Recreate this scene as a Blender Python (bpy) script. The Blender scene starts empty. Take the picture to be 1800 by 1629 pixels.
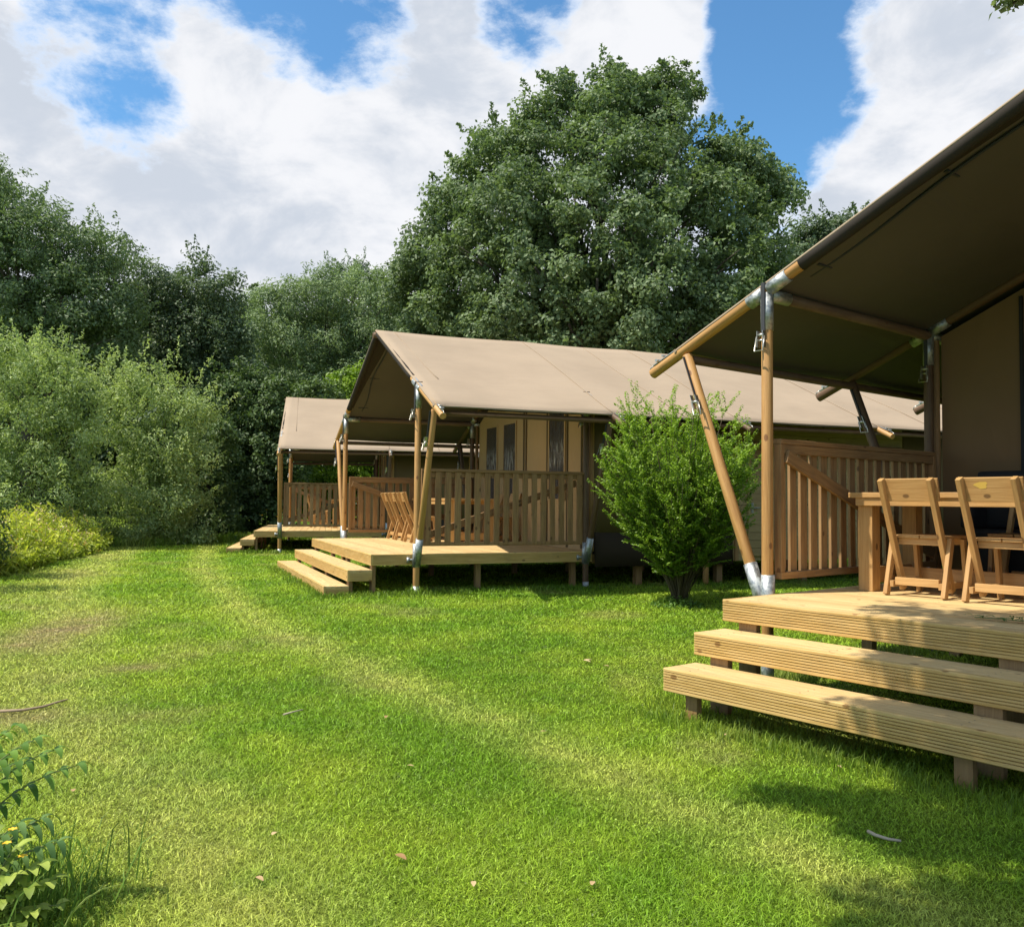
import bpy, math, random
import numpy as np
from mathutils import Vector

C = bpy.context.scene
COL = C.collection
PI = math.pi

# ------------------------------------------------------------------ camera
EYE = 1.40                                   # metres above the reference lawn level
F_PX, PITCH, ROLL = 1550.85, 0.0424, 0.0093  # focal length in units of a 1800 px wide frame
cam_data = bpy.data.cameras.new("camera"); cam = bpy.data.objects.new("camera", cam_data); COL.objects.link(cam)
cam_data.sensor_width = 36.0; cam_data.sensor_fit = 'HORIZONTAL'
cam_data.lens = 36.0 * F_PX / 1800.0
cam_data.clip_start = 0.05; cam_data.clip_end = 2000
cp, sp, cr, sr_ = math.cos(PITCH), math.sin(PITCH), math.cos(ROLL), math.sin(ROLL)
def cam_to_world(x, y, z):                   # x right, y forward, z up, in the camera's frame
    xr = x*cr - z*sr_; zz = x*sr_ + z*cr
    return Vector((xr, y*cp - zz*sp, y*sp + zz*cp))
R_, U_, F_ = cam_to_world(1,0,0), cam_to_world(0,0,1), cam_to_world(0,1,0)
from mathutils import Matrix
cam.matrix_world = Matrix(((R_.x,U_.x,-F_.x,0),(R_.y,U_.y,-F_.y,0),(R_.z,U_.z,-F_.z,EYE),(0,0,0,1)))
C.camera = cam
def ray(px, py):                             # direction seen at a measured point of the photograph
    return cam_to_world((px-900)/F_PX, 1.0, -(py-814.5)/F_PX)
def at(px, py, Y):                           # world point at forward distance Y
    r = ray(px, py); return Vector((r.x*Y/r.y, Y, r.z*Y/r.y + EYE))

# ------------------------------------------------------------------ light
SUN_AZ = 0.29          # the light travels towards (cos, sin) of this
SUN_EL = math.radians(59)
sd = bpy.data.lights.new("sun", 'SUN'); sun = bpy.data.objects.new("sun", sd); COL.objects.link(sun)
sd.energy = 5.0; sd.angle = math.radians(0.53); sd.color = (1.0, 0.93, 0.80)
trav = Vector((math.cos(SUN_AZ)*math.cos(SUN_EL), math.sin(SUN_AZ)*math.cos(SUN_EL), -math.sin(SUN_EL)))
sun.rotation_euler = trav.to_track_quat('-Z', 'Y').to_euler()

W = bpy.data.worlds.new("World"); C.world = W; W.use_nodes = True
nt = W.node_tree; nt.nodes.clear()
def N(tree, typ, **kw):
    n = tree.nodes.new(typ)
    for k, v in kw.items(): setattr(n, k, v)
    return n
def L(tree, a, b): tree.links.new(a, b)
def M(tree, op, a, b=None, c=None, clamp=False):
    n = N(tree, 'ShaderNodeMath', operation=op, use_clamp=clamp)
    for i, v in enumerate((a, b, c)):
        if v is None: continue
        if isinstance(v, (int, float)): n.inputs[i].default_value = v
        else: L(tree, v, n.inputs[i])
    return n.outputs[0]
def MR(tree, v, a, b, c=0.0, d=1.0, smooth=True):
    n = N(tree, 'ShaderNodeMapRange'); n.interpolation_type = 'SMOOTHSTEP' if smooth else 'LINEAR'
    L(tree, v, n.inputs[0])
    for i, q in enumerate((a, b, c, d)): n.inputs[i+1].default_value = q
    return n.outputs[0]
def MIX(tree, f, a, b, blend='MIX'):
    n = N(tree, 'ShaderNodeMix', data_type='RGBA', blend_type=blend)
    for s, v in ((n.inputs[0], f), (n.inputs[6], a), (n.inputs[7], b)):
        if isinstance(v, (int, float)): s.default_value = v
        elif isinstance(v, tuple): s.default_value = v if len(v) == 4 else (*v, 1)
        else: L(tree, v, s)
    return n.outputs[2]
def NOISE(tree, vec, scale, detail=4, rough=0.5, dist=0.0, out=0):
    n = N(tree, 'ShaderNodeTexNoise'); n.inputs['Scale'].default_value = scale
    n.inputs['Detail'].default_value = detail; n.inputs['Roughness'].default_value = rough
    n.inputs['Distortion'].default_value = dist
    if vec is not None: L(tree, vec, n.inputs['Vector'])
    return n.outputs[out]

sky = N(nt, 'ShaderNodeTexSky'); sky.sky_type = 'NISHITA'; sky.sun_disc = False
sky.sun_elevation = SUN_EL; sky.sun_rotation = math.atan2(-math.cos(SUN_AZ), -math.sin(SUN_AZ))
sky.air_density = 1.0; sky.dust_density = 0.6; sky.ozone_density = 2.5
tc = N(nt, 'ShaderNodeTexCoord'); dirv = tc.outputs['Generated']
sep = N(nt, 'ShaderNodeSeparateXYZ'); L(nt, dirv, sep.inputs[0])
dx, dy, dz = sep.outputs
den = M(nt, 'ADD', M(nt, 'MAXIMUM', dz, 0.0), 0.32)
cmb = N(nt, 'ShaderNodeCombineXYZ'); L(nt, M(nt, 'DIVIDE', dx, den), cmb.inputs[0]); L(nt, M(nt, 'DIVIDE', dy, den), cmb.inputs[1])
cmb.inputs[2].default_value = 3.7
pv = cmb.outputs[0]
mpd = N(nt, 'ShaderNodeMapping'); L(nt, dirv, mpd.inputs[0]); mpd.inputs['Scale'].default_value = (1.0, 1.0, 1.7); mpd.inputs['Rotation'].default_value = (0, .25, 0)
pd = mpd.outputs[0]
n1 = NOISE(nt, pd, 4.6, 12, 0.60, 0.15)
n2 = NOISE(nt, pd, 15.0, 10, 0.64, 0.1)
dens = M(nt, 'ADD', M(nt, 'MULTIPLY', M(nt, 'SUBTRACT', n1, 0.5), 3.2), M(nt, 'ADD', M(nt, 'MULTIPLY', M(nt, 'SUBTRACT', n2, 0.5), 1.7), 0.74))
def blob(px, py, rdeg, amt, soft=1.0):
    global dens
    d = ray(px, py).normalized()
    vm = N(nt, 'ShaderNodeVectorMath', operation='DOT_PRODUCT'); L(nt, dirv, vm.inputs[0]); vm.inputs[1].default_value = d
    f = MR(nt, vm.outputs['Value'], math.cos(math.radians(rdeg)), math.cos(math.radians(rdeg*(1-soft))), 0, amt)
    dens = M(nt, 'ADD', dens, f)
# gaps between the clouds where the photograph has blue, banks where it is closed
for b in ((1345, 150, 8.0, -.85), (1340, 60, 4.0, -.45), (1420, 250, 5.5, -.55), (1250, 215, 5.0, -.35), (1390, 20, 7, -.5), (930, 15, 4.5, -.55),
          (560, 50, 6.5, -.60), (650, 85, 4.5, -.4), (470, 30, 4.5, -.40), (200, 125, 6.5, -.50), (262, 205, 5.0, -.48), (370, 0, 4, -.4), (1470, 170, 3.5, -.4), (170,60,5,-.45),(930,40,4,-.4),(1340,40,5,-.4),
          (1215, 75, 5.4, .95), (1285, 95, 2.2, .35), (1150, 45, 5.0, .7), (1060, 60, 4.5, .5), (1480,110,3,.3), (1350,100,1.2,.5), (1240,180,2.0,.35), (430, 100, 5.0, .5), (760, 110, 9, .5), (480, 330, 15, .5), (1650, 170, 9, .65), (60, 60, 6, .3),
          (250, 440, 16, .5), (900, 420, 16, .4), (1550,330,8,.5), (20, 250, 7, .3)):
    blob(*b)
bias = MR(nt, dz, 0.55, 0.95, 0.0, -0.16)
dens = M(nt, 'ADD', dens, bias)
back = MR(nt, dy, 0.15, -0.5, 0.0, -0.12)
dens = M(nt, 'ADD', dens, back)
mask = MR(nt, dens, 0.22, 0.92)
shade = NOISE(nt, pd, 6.5, 8, 0.58, 0.25)
shf = MR(nt, shade, 0.38, 0.62)
ccol = MIX(nt, shf, (5.6, 6.1, 6.9), (8.3, 8.4, 8.7))
thin = MR(nt, dens, 0.60, 1.0)
ccol = MIX(nt, thin, (7.6, 8.4, 9.6), ccol)
bluec = MIX(nt, 1.0, sky.outputs[0], (1.0, 1.55, 1.75), 'MULTIPLY')
skyc = MIX(nt, mask, bluec, ccol)
bg = N(nt, 'ShaderNodeBackground'); L(nt, skyc, bg.inputs[0]); bg.inputs[1].default_value = 0.085
wo = N(nt, 'ShaderNodeOutputWorld'); L(nt, bg.outputs[0], wo.inputs[0])

C.view_settings.view_transform = 'Standard'; C.view_settings.look = 'None'
C.view_settings.exposure = 0.40; C.view_settings.gamma = 1.0
C.cycles.max_bounces = 8; C.cycles.transparent_max_bounces = 8
C.cycles.use_denoising = True

# ------------------------------------------------------------------ helpers
rng = np.random.default_rng(7)
random.seed(11)

class MB:
    """collects shapes, becomes ONE mesh object; 'gv' = position inside the piece, u along its grain"""
    def __init__(s): s.v=[]; s.f=[]; s.g=[]; s.sm=[]
    def _add(s, vs, gs, fs, smooth=False):
        o=len(s.v); s.v+= [tuple(v) for v in vs]; s.g+=[tuple(g) for g in gs]
        s.f+=[tuple(i+o for i in f) for f in fs]; s.sm+=[smooth]*len(fs)
    def bar(s, A, B, w, h, up=(0,0,1), rnd=True):
        A=Vector(A);B=Vector(B);d=(B-A);l=d.length;d.normalize();up=Vector(up)
        sd_=d.cross(up)
        if sd_.length<1e-4: sd_=d.cross(Vector((1,0,0)))
        sd_.normalize();u=sd_.cross(d).normalized()
        off=(random.uniform(-50,50),random.uniform(-50,50),random.uniform(-50,50)) if rnd else (0,0,0)
        vs=[];gs=[]
        for t in (0,1):
            for a,b in ((-1,-1),(1,-1),(1,1),(-1,1)):
                vs.append(A+d*l*t+sd_*w/2*a+u*h/2*b); gs.append((off[0]+l*t,off[1]+w/2*a,off[2]+h/2*b))
        s._add(vs,gs,[(0,1,2,3),(7,6,5,4),(0,4,5,1),(1,5,6,2),(2,6,7,3),(3,7,4,0)])
    def box(s, x0,x1,y0,y1,z0,z1):
        dxx,dyy,dzz=x1-x0,y1-y0,z1-z0; c=((x0+x1)/2,(y0+y1)/2,(z0+z1)/2)
        if dxx>=dyy and dxx>=dzz: s.bar((x0,c[1],c[2]),(x1,c[1],c[2]),dyy,dzz,(0,0,1))
        elif dyy>=dzz: s.bar((c[0],y0,c[2]),(c[0],y1,c[2]),dxx,dzz,(0,0,1))
        else: s.bar((c[0],c[1],z0),(c[0],c[1],z1),dxx,dyy,(0,1,0))
    def tube(s, A, B, r0, r1=None, n=14, cap=True, wob=0.0):
        r1=r0 if r1 is None else r1
        s.path([A,B],[r0,r1],n,cap,wob)
    def path(s, pts, rs, n=10, cap=True, wob=0.0):
        pts=[Vector(p) for p in pts]; off=(random.uniform(-50,50),random.uniform(-50,50),random.uniform(-50,50))
        base=len(s.v); ref=None; ul=0
        for k,p in enumerate(pts):
            d=(pts[min(k+1,len(pts)-1)]-pts[max(k-1,0)]).normalized()
            if ref is None:
                ref=Vector((0,0,1)) if abs(d.z)<0.9 else Vector((1,0,0))
            a=d.cross(ref).normalized(); b=a.cross(d).normalized(); ref=b
            if k: ul+=(pts[k]-pts[k-1]).length
            for i in range(n):
                t=2*PI*i/n; r=rs[k]*(1+wob*math.sin(3*t+k*1.7))
                s.v.append(tuple(p+a*r*math.cos(t)+b*r*math.sin(t))); s.g.append((off[0]+ul,off[1]+rs[0]*math.cos(t),off[2]+rs[0]*math.sin(t)))
        for k in range(len(pts)-1):
            for i in range(n):
                j=(i+1)%n; s.f.append((base+k*n+i,base+k*n+j,base+(k+1)*n+j,base+(k+1)*n+i)); s.sm.append(True)
        if cap:
            s.f.append(tuple(base+i for i in range(n))[::-1]); s.sm.append(False)
            e=base+(len(pts)-1)*n; s.f.append(tuple(e+i for i in range(n))); s.sm.append(False)
    def extrude(s, prof, A, ax, ay, d):
        """polygon prof [(p,q)] in plane (ax, ay) at A swept by vector d"""
        A=Vector(A);ax=Vector(ax);ay=Vector(ay);d=Vector(d);n=len(prof)
        off=(random.uniform(-50,50),random.uniform(-50,50),random.uniform(-50,50))
        vs=[];gs=[]
        for t in (0,1):
            for p,q in prof: vs.append(A+ax*p+ay*q+d*t); gs.append((off[0]+d.length*t,off[1]+p,off[2]+q))
        fs=[tuple(range(n)),tuple(range(2*n-1,n-1,-1))]+[(i,i+n,(i+1)%n+n,(i+1)%n) for i in range(n)]
        s._add(vs,gs,fs)
    def poly(s, pts, smooth=False):
        s._add(pts,[tuple(p) for p in pts],[tuple(range(len(pts)))],smooth)
    def build(s, name, mat, parent=None, bevel=0.0, loc=None):
        me=bpy.data.meshes.new(name); me.from_pydata(s.v,[],s.f); me.update()
        at_=me.attributes.new('gv','FLOAT_VECTOR','POINT'); at_.data.foreach_set('vector',np.array(s.g,dtype=np.float32).ravel())
        me.polygons.foreach_set('use_smooth',s.sm)
        me.materials.append(mat)
        o=bpy.data.objects.new(name,me); COL.objects.link(o)
        fix_normals(me)
        if parent: o.parent=parent
        if loc: o.location=loc
        if bevel: 
            m=o.modifiers.new('b','BEVEL'); m.width=bevel; m.segments=2; m.limit_method='ANGLE'; m.angle_limit=math.radians(50); m.harden_normals=False
        return o
import bmesh
def fix_normals(me):
    bm=bmesh.new(); bm.from_mesh(me); bmesh.ops.recalc_face_normals(bm,faces=bm.faces); bm.to_mesh(me); bm.free()

def np_mesh(name, verts, faces, mat, attrs=None, parent=None, smooth=False):
    """verts (N,3), faces (M,k) constant k"""
    me=bpy.data.meshes.new(name); nv=len(verts); nf,k=faces.shape
    me.vertices.add(nv); me.vertices.foreach_set('co',np.ascontiguousarray(verts,dtype=np.float32).ravel())
    me.loops.add(nf*k); me.loops.foreach_set('vertex_index',np.ascontiguousarray(faces,dtype=np.int32).ravel())
    me.polygons.add(nf); me.polygons.foreach_set('loop_start',np.arange(0,nf*k,k,dtype=np.int32))
    if smooth: me.polygons.foreach_set('use_smooth',np.ones(nf,dtype=bool))
    me.update(calc_edges=True)
    for n_,(typ,arr) in (attrs or {}).items():
        a=me.attributes.new(n_,typ,'POINT')
        key={'FLOAT':'value','FLOAT_VECTOR':'vector','FLOAT_COLOR':'color'}[typ]
        a.data.foreach_set(key,np.ascontiguousarray(arr,dtype=np.float32).ravel())
    me.materials.append(mat)
    o=bpy.data.objects.new(name,me); COL.objects.link(o)
    if parent: o.parent=parent
    return o

def tag(o,label=None,cat=None,group=None,kind=None):
    if label: o['label']=label
    if cat: o['category']=cat
    if group: o['group']=group
    if kind: o['kind']=kind
    return o
def thing(name,label,cat,loc=(0,0,0),rz=0,group=None):
    o=bpy.data.objects.new(name,None); COL.objects.link(o); o.location=loc; o.rotation_euler=(0,0,rz); o.empty_display_size=.2
    return tag(o,label,cat,group)
def dup(root,loc,rz,label,group=None):
    def cp_(o,par):
        c=o.copy(); COL.objects.link(c)
        if par: c.parent=par
        for ch in o.children: cp_(ch,c)
        return c
    r=cp_(root,None); r.location=loc; r.rotation_euler=(0,0,rz); r['label']=label
    if group: r['group']=group
    return r

# ---- numpy value noise
def vn(x,y,seed=0):
    xi=np.floor(x).astype(np.int64); yi=np.floor(y).astype(np.int64); xf=x-xi; yf=y-yi
    def h(a,b):
        n=(a*374761393+b*668265263+seed*1442695041)&0xffffffff
        n=((n^(n>>13))*1274126177)&0xffffffff
        return ((n^(n>>16))&0xffff)/65535.0
    u=xf*xf*(3-2*xf); v=yf*yf*(3-2*yf)
    return (h(xi,yi)*(1-u)+h(xi+1,yi)*u)*(1-v)+(h(xi,yi+1)*(1-u)+h(xi+1,yi+1)*u)*v
def fbm(x,y,seed=0,o=4):
    s=0;a=.5;t=0
    for i in range(o): s=s+a*vn(x*2**i,y*2**i,seed+i*17); t+=a; a*=.5
    return s/t

# ------------------------------------------------------------------ materials
def new_mat(name):
    m=bpy.data.materials.new(name); m.use_nodes=True; t=m.node_tree; t.nodes.clear()
    o=N(t,'ShaderNodeOutputMaterial'); b=N(t,'ShaderNodeBsdfPrincipled'); L(t,b.outputs[0],o.inputs[0])
    return m,t,b,o
def bump(t,b,h,strength,dist):
    n=N(t,'ShaderNodeBump'); n.inputs['Strength'].default_value=strength; n.inputs['Distance'].default_value=dist
    L(t,h,n.inputs['Height']); L(t,n.outputs[0],b.inputs['Normal'])
def wood(name,c0,c1,knot=(.10,.045,.015),dirt=0.25,rough=.62,greyness=0.0):
    m,t,b,o=new_mat(name)
    a=N(t,'ShaderNodeAttribute',attribute_name='gv')
    mp=N(t,'ShaderNodeMapping'); L(t,a.outputs['Vector'],mp.inputs[0]); mp.inputs['Scale'].default_value=(1.2,14,14)
    g1=NOISE(t,mp.outputs[0],2.2,6,.6,.6)
    mp2=N(t,'ShaderNodeMapping'); L(t,a.outputs['Vector'],mp2.inputs[0]); mp2.inputs['Scale'].default_value=(3,90,90)
    g2=NOISE(t,mp2.outputs[0],1.6,3,.5)
    oi=N(t,'ShaderNodeObjectInfo')
    # whole-board tone: low frequency along the big random offset of each board
    mp3=N(t,'ShaderNodeMapping'); L(t,a.outputs['Vector'],mp3.inputs[0]); mp3.inputs['Scale'].default_value=(.22,.6,.6)
    tone=NOISE(t,mp3.outputs[0],1.0,1,.5)
    f=M(t,'ADD',M(t,'MULTIPLY',g1,.6),M(t,'MULTIPLY',g2,.4))
    col=MIX(t,MR(t,f,.36,.64),c0,c1)
    col=MIX(t,MR(t,tone,.3,.7,0,.55),col,MIX(t,1.0,col,(.72,.66,.6),'MULTIPLY'))
    # knots
    mk=N(t,'ShaderNodeMapping'); L(t,a.outputs['Vector'],mk.inputs[0]); mk.inputs['Scale'].default_value=(7.5,12,12)
    vo=N(t,'ShaderNodeTexVoronoi'); L(t,mk.outputs[0],vo.inputs['Vector']); vo.inputs['Scale'].default_value=1.0; vo.inputs['Randomness'].default_value=1
    kn=MR(t,vo.outputs['Distance'],.15,.24,1,0)
    sc_=N(t,'ShaderNodeSeparateColor'); L(t,vo.outputs['Color'],sc_.inputs[0]); kn=M(t,'MULTIPLY',kn,M(t,'GREATER_THAN',sc_.outputs[0],.80))
    col=MIX(t,M(t,'MULTIPLY',kn,.8),col,knot)
    dn=NOISE(t,a.outputs['Vector'],5,4,.6)
    col=MIX(t,M(t,'MULTIPLY',MR(t,dn,.5,.75),dirt),col,(.16,.12,.07))
    L(t,col,b.inputs['Base Color']); b.inputs['Roughness'].default_value=rough
    bump(t,b,M(t,'ADD',g1,g2),.35,.003)
    return m
mat_deck=wood('deck_timber',(.58,.40,.17),(.72,.53,.255),dirt=.22)
mat_ribbed=wood('ribbed_timber',(.52,.33,.095),(.68,.47,.185),knot=(.20,.09,.02),dirt=.18)
mat_post=wood('round_post_timber',(.42,.215,.066),(.58,.33,.115),knot=(.16,.06,.02),dirt=.15,rough=.55)
mat_pole=wood('shaded_pole_timber',(.095,.052,.026),(.16,.09,.045),knot=(.08,.03,.01),dirt=.3)  # same timber as the posts, with the roof's shade darkened into its colour
mat_rail=wood('fence_timber',(.25,.138,.056),(.39,.228,.094),dirt=.3,rough=.7)
mat_chair=wood('chair_timber',(.44,.245,.085),(.57,.345,.135),dirt=.10,rough=.5)
mat_dark_wood=wood('support_timber',(.24,.14,.055),(.34,.21,.085),dirt=.4)
mat_clad=wood('cladding_timber',(.34,.25,.11),(.44,.33,.16),dirt=.25)

def plain(name,c,rough=.5,metal=0.0,spec=None):
    m,t,b,o=new_mat(name); b.inputs['Base Color'].default_value=(*c,1); b.inputs['Roughness'].default_value=rough; b.inputs['Metallic'].default_value=metal
    return m,t,b,o
def galv():
    m,t,b,o=plain('galvanised_steel',(.55,.57,.58),.42,.85)
    g=N(t,'ShaderNodeNewGeometry'); n=NOISE(t,g.outputs['Position'],38,3,.6)
    L(t,MIX(t,MR(t,n,.35,.65),(.30,.32,.33),(.52,.54,.54)),b.inputs['Base Color']); L(t,MR(t,n,.3,.7,.42,.65),b.inputs['Roughness'])
    return m
mat_galv=galv()
mat_steel=plain('ratchet_steel',(.5,.48,.42),.35,.9)[0]
mat_strap=plain('black_webbing',(.035,.037,.045),.8)[0]
mat_black=plain('black_cover',(.012,.012,.013),.75)[0]
mat_screw=plain('screw_head',(.10,.09,.08),.5,.5)[0]
mat_white=plain('white_plastic',(.75,.75,.72),.4)[0]

def canvas(name,c,trans=.04,wr=.6):
    m,t,b,o=new_mat(name)
    tcn=N(t,'ShaderNodeTexCoord'); p=tcn.outputs['Object']
    n=NOISE(t,p,1.1,3,.5); n2=NOISE(t,p,260,2,.5)
    col=MIX(t,MR(t,n,.3,.7),tuple(x*.93 for x in c),tuple(min(1,x*1.05) for x in c))
    col=MIX(t,MR(t,n2,.35,.65,0,.18),col,tuple(x*.7 for x in c))
    L(t,col,b.inputs['Base Color']); b.inputs['Roughness'].default_value=.9; b.inputs['Specular IOR Level'].default_value=.12
    # long soft wrinkles
    mp=N(t,'ShaderNodeMapping'); L(t,p,mp.inputs[0]); mp.inputs['Rotation'].default_value=(0,0,.6); mp.inputs['Scale'].default_value=(1.0,3.2,1.0)
    w=NOISE(t,mp.outputs[0],.9,3,.55,.7)
    bump(t,b,M(t,'ADD',M(t,'MULTIPLY',w,1.0),M(t,'MULTIPLY',n2,.01)),wr,.05)
    if trans:
        tr=N(t,'ShaderNodeBsdfTranslucent'); L(t,col,tr.inputs[0]); mx=N(t,'ShaderNodeMixShader'); mx.inputs[0].default_value=trans
        L(t,b.outputs[0],mx.inputs[1]); L(t,tr.outputs[0],mx.inputs[2]); L(t,mx.outputs[0],o.inputs[0])
    return m
mat_roof=canvas('roof_canvas',(.350,.272,.195),.02,.30)
mat_underside=canvas('shaded_roof_canvas',(.108,.098,.088),.0,.4)
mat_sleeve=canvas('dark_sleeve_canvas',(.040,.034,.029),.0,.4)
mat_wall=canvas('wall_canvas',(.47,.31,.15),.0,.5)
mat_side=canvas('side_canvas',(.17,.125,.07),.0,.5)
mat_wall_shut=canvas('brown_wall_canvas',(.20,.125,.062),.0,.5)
mat_skirt=canvas('dark_skirt',(.055,.042,.03),.0,.5)
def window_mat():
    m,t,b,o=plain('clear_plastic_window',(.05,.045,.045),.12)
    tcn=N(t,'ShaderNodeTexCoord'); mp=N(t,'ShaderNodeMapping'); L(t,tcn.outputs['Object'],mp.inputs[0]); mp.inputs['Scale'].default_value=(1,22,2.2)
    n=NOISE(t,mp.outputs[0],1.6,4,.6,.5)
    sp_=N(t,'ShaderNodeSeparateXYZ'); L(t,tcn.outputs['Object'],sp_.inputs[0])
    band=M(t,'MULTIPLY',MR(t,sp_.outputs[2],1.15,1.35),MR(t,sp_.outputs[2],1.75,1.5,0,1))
    glint_streak=M(t,'MULTIPLY',MR(t,n,.50,.58),band)      # pale reflection streaks painted into the plastic's colour at mid-height
    L(t,MIX(t,glint_streak,(.06,.05,.045),(.50,.46,.40)),b.inputs['Base Color'])
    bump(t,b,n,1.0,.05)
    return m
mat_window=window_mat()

def leaf_mat(name,dark,light,trans=.3,rough=.45,hue2=None):
    m,t,b,o=new_mat(name)
    a=N(t,'ShaderNodeAttribute',attribute_name='tint')
    col=MIX(t,a.outputs['Fac'],dark,light)
    L(t,col,b.inputs['Base Color']); b.inputs['Roughness'].default_value=rough+.07; b.inputs['Specular IOR Level'].default_value=.32
    tr=N(t,'ShaderNodeBsdfTranslucent'); L(t,MIX(t,1.0,col,(1.25,1.35,.7),'MULTIPLY'),tr.inputs[0])
    mx=N(t,'ShaderNodeMixShader'); mx.inputs[0].default_value=trans
    L(t,b.outputs[0],mx.inputs[1]); L(t,tr.outputs[0],mx.inputs[2]); L(t,mx.outputs[0],o.inputs[0])
    return m
mat_oak=leaf_mat('oak_leaves',(.070,.110,.050),(.205,.28,.125))
mat_tall=leaf_mat('tall_tree_leaves',(.080,.125,.058),(.20,.28,.13))
mat_alder=leaf_mat('alder_leaves',(.068,.105,.056),(.155,.215,.115))
mat_willow=leaf_mat('willow_leaves',(.13,.19,.09),(.29,.38,.20))
mat_birch=leaf_mat('birch_leaves',(.09,.14,.08),(.19,.26,.15))
mat_shrub=leaf_mat('shrub_leaves',(.15,.225,.08),(.48,.57,.23))
mat_hedge=leaf_mat('hedge_leaves',(.055,.095,.035),(.14,.21,.075))
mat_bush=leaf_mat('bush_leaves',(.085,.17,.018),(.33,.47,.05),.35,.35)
mat_herb=leaf_mat('herb_leaves',(.14,.24,.03),(.60,.62,.10),.35)
mat_weed=leaf_mat('weed_leaves',(.055,.13,.018),(.20,.34,.055),.3,.35)
def bark(name,c0,c1):
    m,t,b,o=new_mat(name); g=N(t,'ShaderNodeNewGeometry'); mp=N(t,'ShaderNodeMapping'); L(t,g.outputs['Position'],mp.inputs[0]); mp.inputs['Scale'].default_value=(6,6,1.5)
    n=NOISE(t,mp.outputs[0],3,6,.65,.5); L(t,MIX(t,n,c0,c1),b.inputs['Base Color']); b.inputs['Roughness'].default_value=.9; bump(t,b,n,.8,.04); return m
mat_bark=bark('bark',(.035,.028,.02),(.13,.11,.085))
mat_stem=bark('stem_bark',(.05,.04,.02),(.14,.11,.06))

# ------------------------------------------------------------------ ground
def ground_h(x,y):
    x=np.asarray(x,float); y=np.asarray(y,float)
    h=np.interp(y,[-30,2,6,9,12,16,21,26,34,60,300],[.0,.01,.035,.11,.165,.15,.125,.22,.32,.5,.5])
    h=h+.035*(fbm(x*.35+9,y*.35,3,3)-.5)
    # the bank drops off beyond the herb bed on the left
    h=h-np.clip((-(x)-11.5-.0*y)*.25,0,1.2)*np.clip((30-y)/10,0,1)
    return h
TRA=np.array([(-10,24),(-8.6,19),(-7.2,15),(-5.9,11.6),(-4.6,9.2),(-3.9,7.4),(-2.95,5.6),(-2.19,4.76),(-1.5,3.92),(-.9,3.0),(-.2,1.8)])
TRB=np.array([(-8.2,24),(-6.6,19),(-5.2,15),(-3.7,11.5),(-2.6,9.2),(-1.42,7.47),(-.82,6.53),(-.24,5.7),(.3,4.83),(1.0,3.7),(2.0,2.0)])
def seg_dist(x,y,P):
    d=np.full(x.shape,1e9)
    for (ax,ay),(bx,by) in zip(P[:-1],P[1:]):
        vx,vy=bx-ax,by-ay; t=np.clip(((x-ax)*vx+(y-ay)*vy)/(vx*vx+vy*vy),0,1)
        d=np.minimum(d,np.hypot(x-ax-t*vx,y-ay-t*vy))
    return d
def dryness(x,y):
    """0 green .. 1 worn to straw and soil"""
    n=fbm(x*.9,y*.9,11,4); n2=fbm(x*3.1+5,y*3.1,23,3); n3=fbm(x*7+2,y*7,29,2)
    d=.75*np.exp(-(((x+4.4)/.42)**2+((y-8.7)/1.15)**2))*(.45+.9*n2)
    d=d+.5*np.exp(-(((x+3.4)/.75)**2+((y-5.5)/.30)**2))*(.4+1.1*n2)
    d=d+.55*np.exp(-(((x+2.95)/.26)**2+((y-7.0)/.16)**2))
    d=d+.06*np.clip(1-seg_dist(x,y,TRA)/.55,0,1)*(.2+1.4*n)
    d=d+.30*np.exp(-(((x-.55)/.30)**2+((y-11.9)/.15)**2))+.35*np.exp(-(((x+1.0)/.35)**2+((y-12.2)/.12)**2))
    d=d+np.clip((n-.60)*1.5,0,.22)
    return np.clip(d*(.45+1.1*n3),0,1)
def lawn_rgb(x,y,r):
    """own colour of the turf: lush green, yellow green on the wheel tracks, straw where worn"""
    d=dryness(x,y); n=fbm(x*1.1+3,y*1.1,41,5); n4=fbm(x*4.3+3,y*4.3,47,3)
    da=seg_dist(x,y,TRA); db=seg_dist(x,y,TRB)
    tr=np.clip(1-da/.60,0,1)**.8*(.45+.9*n4)*.80+np.clip(1-db/.42,0,1)**1.2*(.30+1.1*n4)*.78
    stripe=.5+.5*np.sin(2*PI*db/1.25+1.2)                    # bands left by the mower
    f=np.clip(.26+(n-.5)*1.5+(stripe-.5)*.20+(n4-.5)*.7+.10*np.clip((x-.6)/2,0,1)+.18*np.clip((-x-1.2)/2,0,1),0,1)[:,None]
    lush=np.array([.195,.345,.022]); yel=np.array([.41,.52,.050]); pale=np.array([.58,.60,.15]); tan=np.array([.54,.44,.20])
    c=lush*(1-f)+yel*f
    t=np.clip(tr*(.8+.5*(r-.5)),0,.85)[:,None]; c=c*(1-t)+pale*t
    c=c*(.40+1.25*r[:,None])
    d2=np.clip(d*1.15+(r-.5)*.5*d,0,1)[:,None]
    return c*(1-d2)+(tan*(.7+.5*r[::-1][:,None]))*d2
def grid_axis(lo,hi,a,b,fine,coarse):
    xs=list(np.arange(a,b,fine)); x=a; st=fine
    left=[]
    while x>lo: st*=1.25; st=min(st,coarse); x-=st; left.append(x)
    x=xs[-1]; st=fine; right=[]
    while x<hi: st*=1.25; st=min(st,coarse); x+=st; right.append(x)
    return np.array(left[::-1]+xs+right)
gx=grid_axis(-260,260,-13,9,.12,20); gy=grid_axis(-60,420,1.0,27,.12,20)
GX,GY=np.meshgrid(gx,gy); nx_,ny_=len(gx),len(gy)
GZ=ground_h(GX.ravel(),GY.ravel()).reshape(GX.shape)
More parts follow.
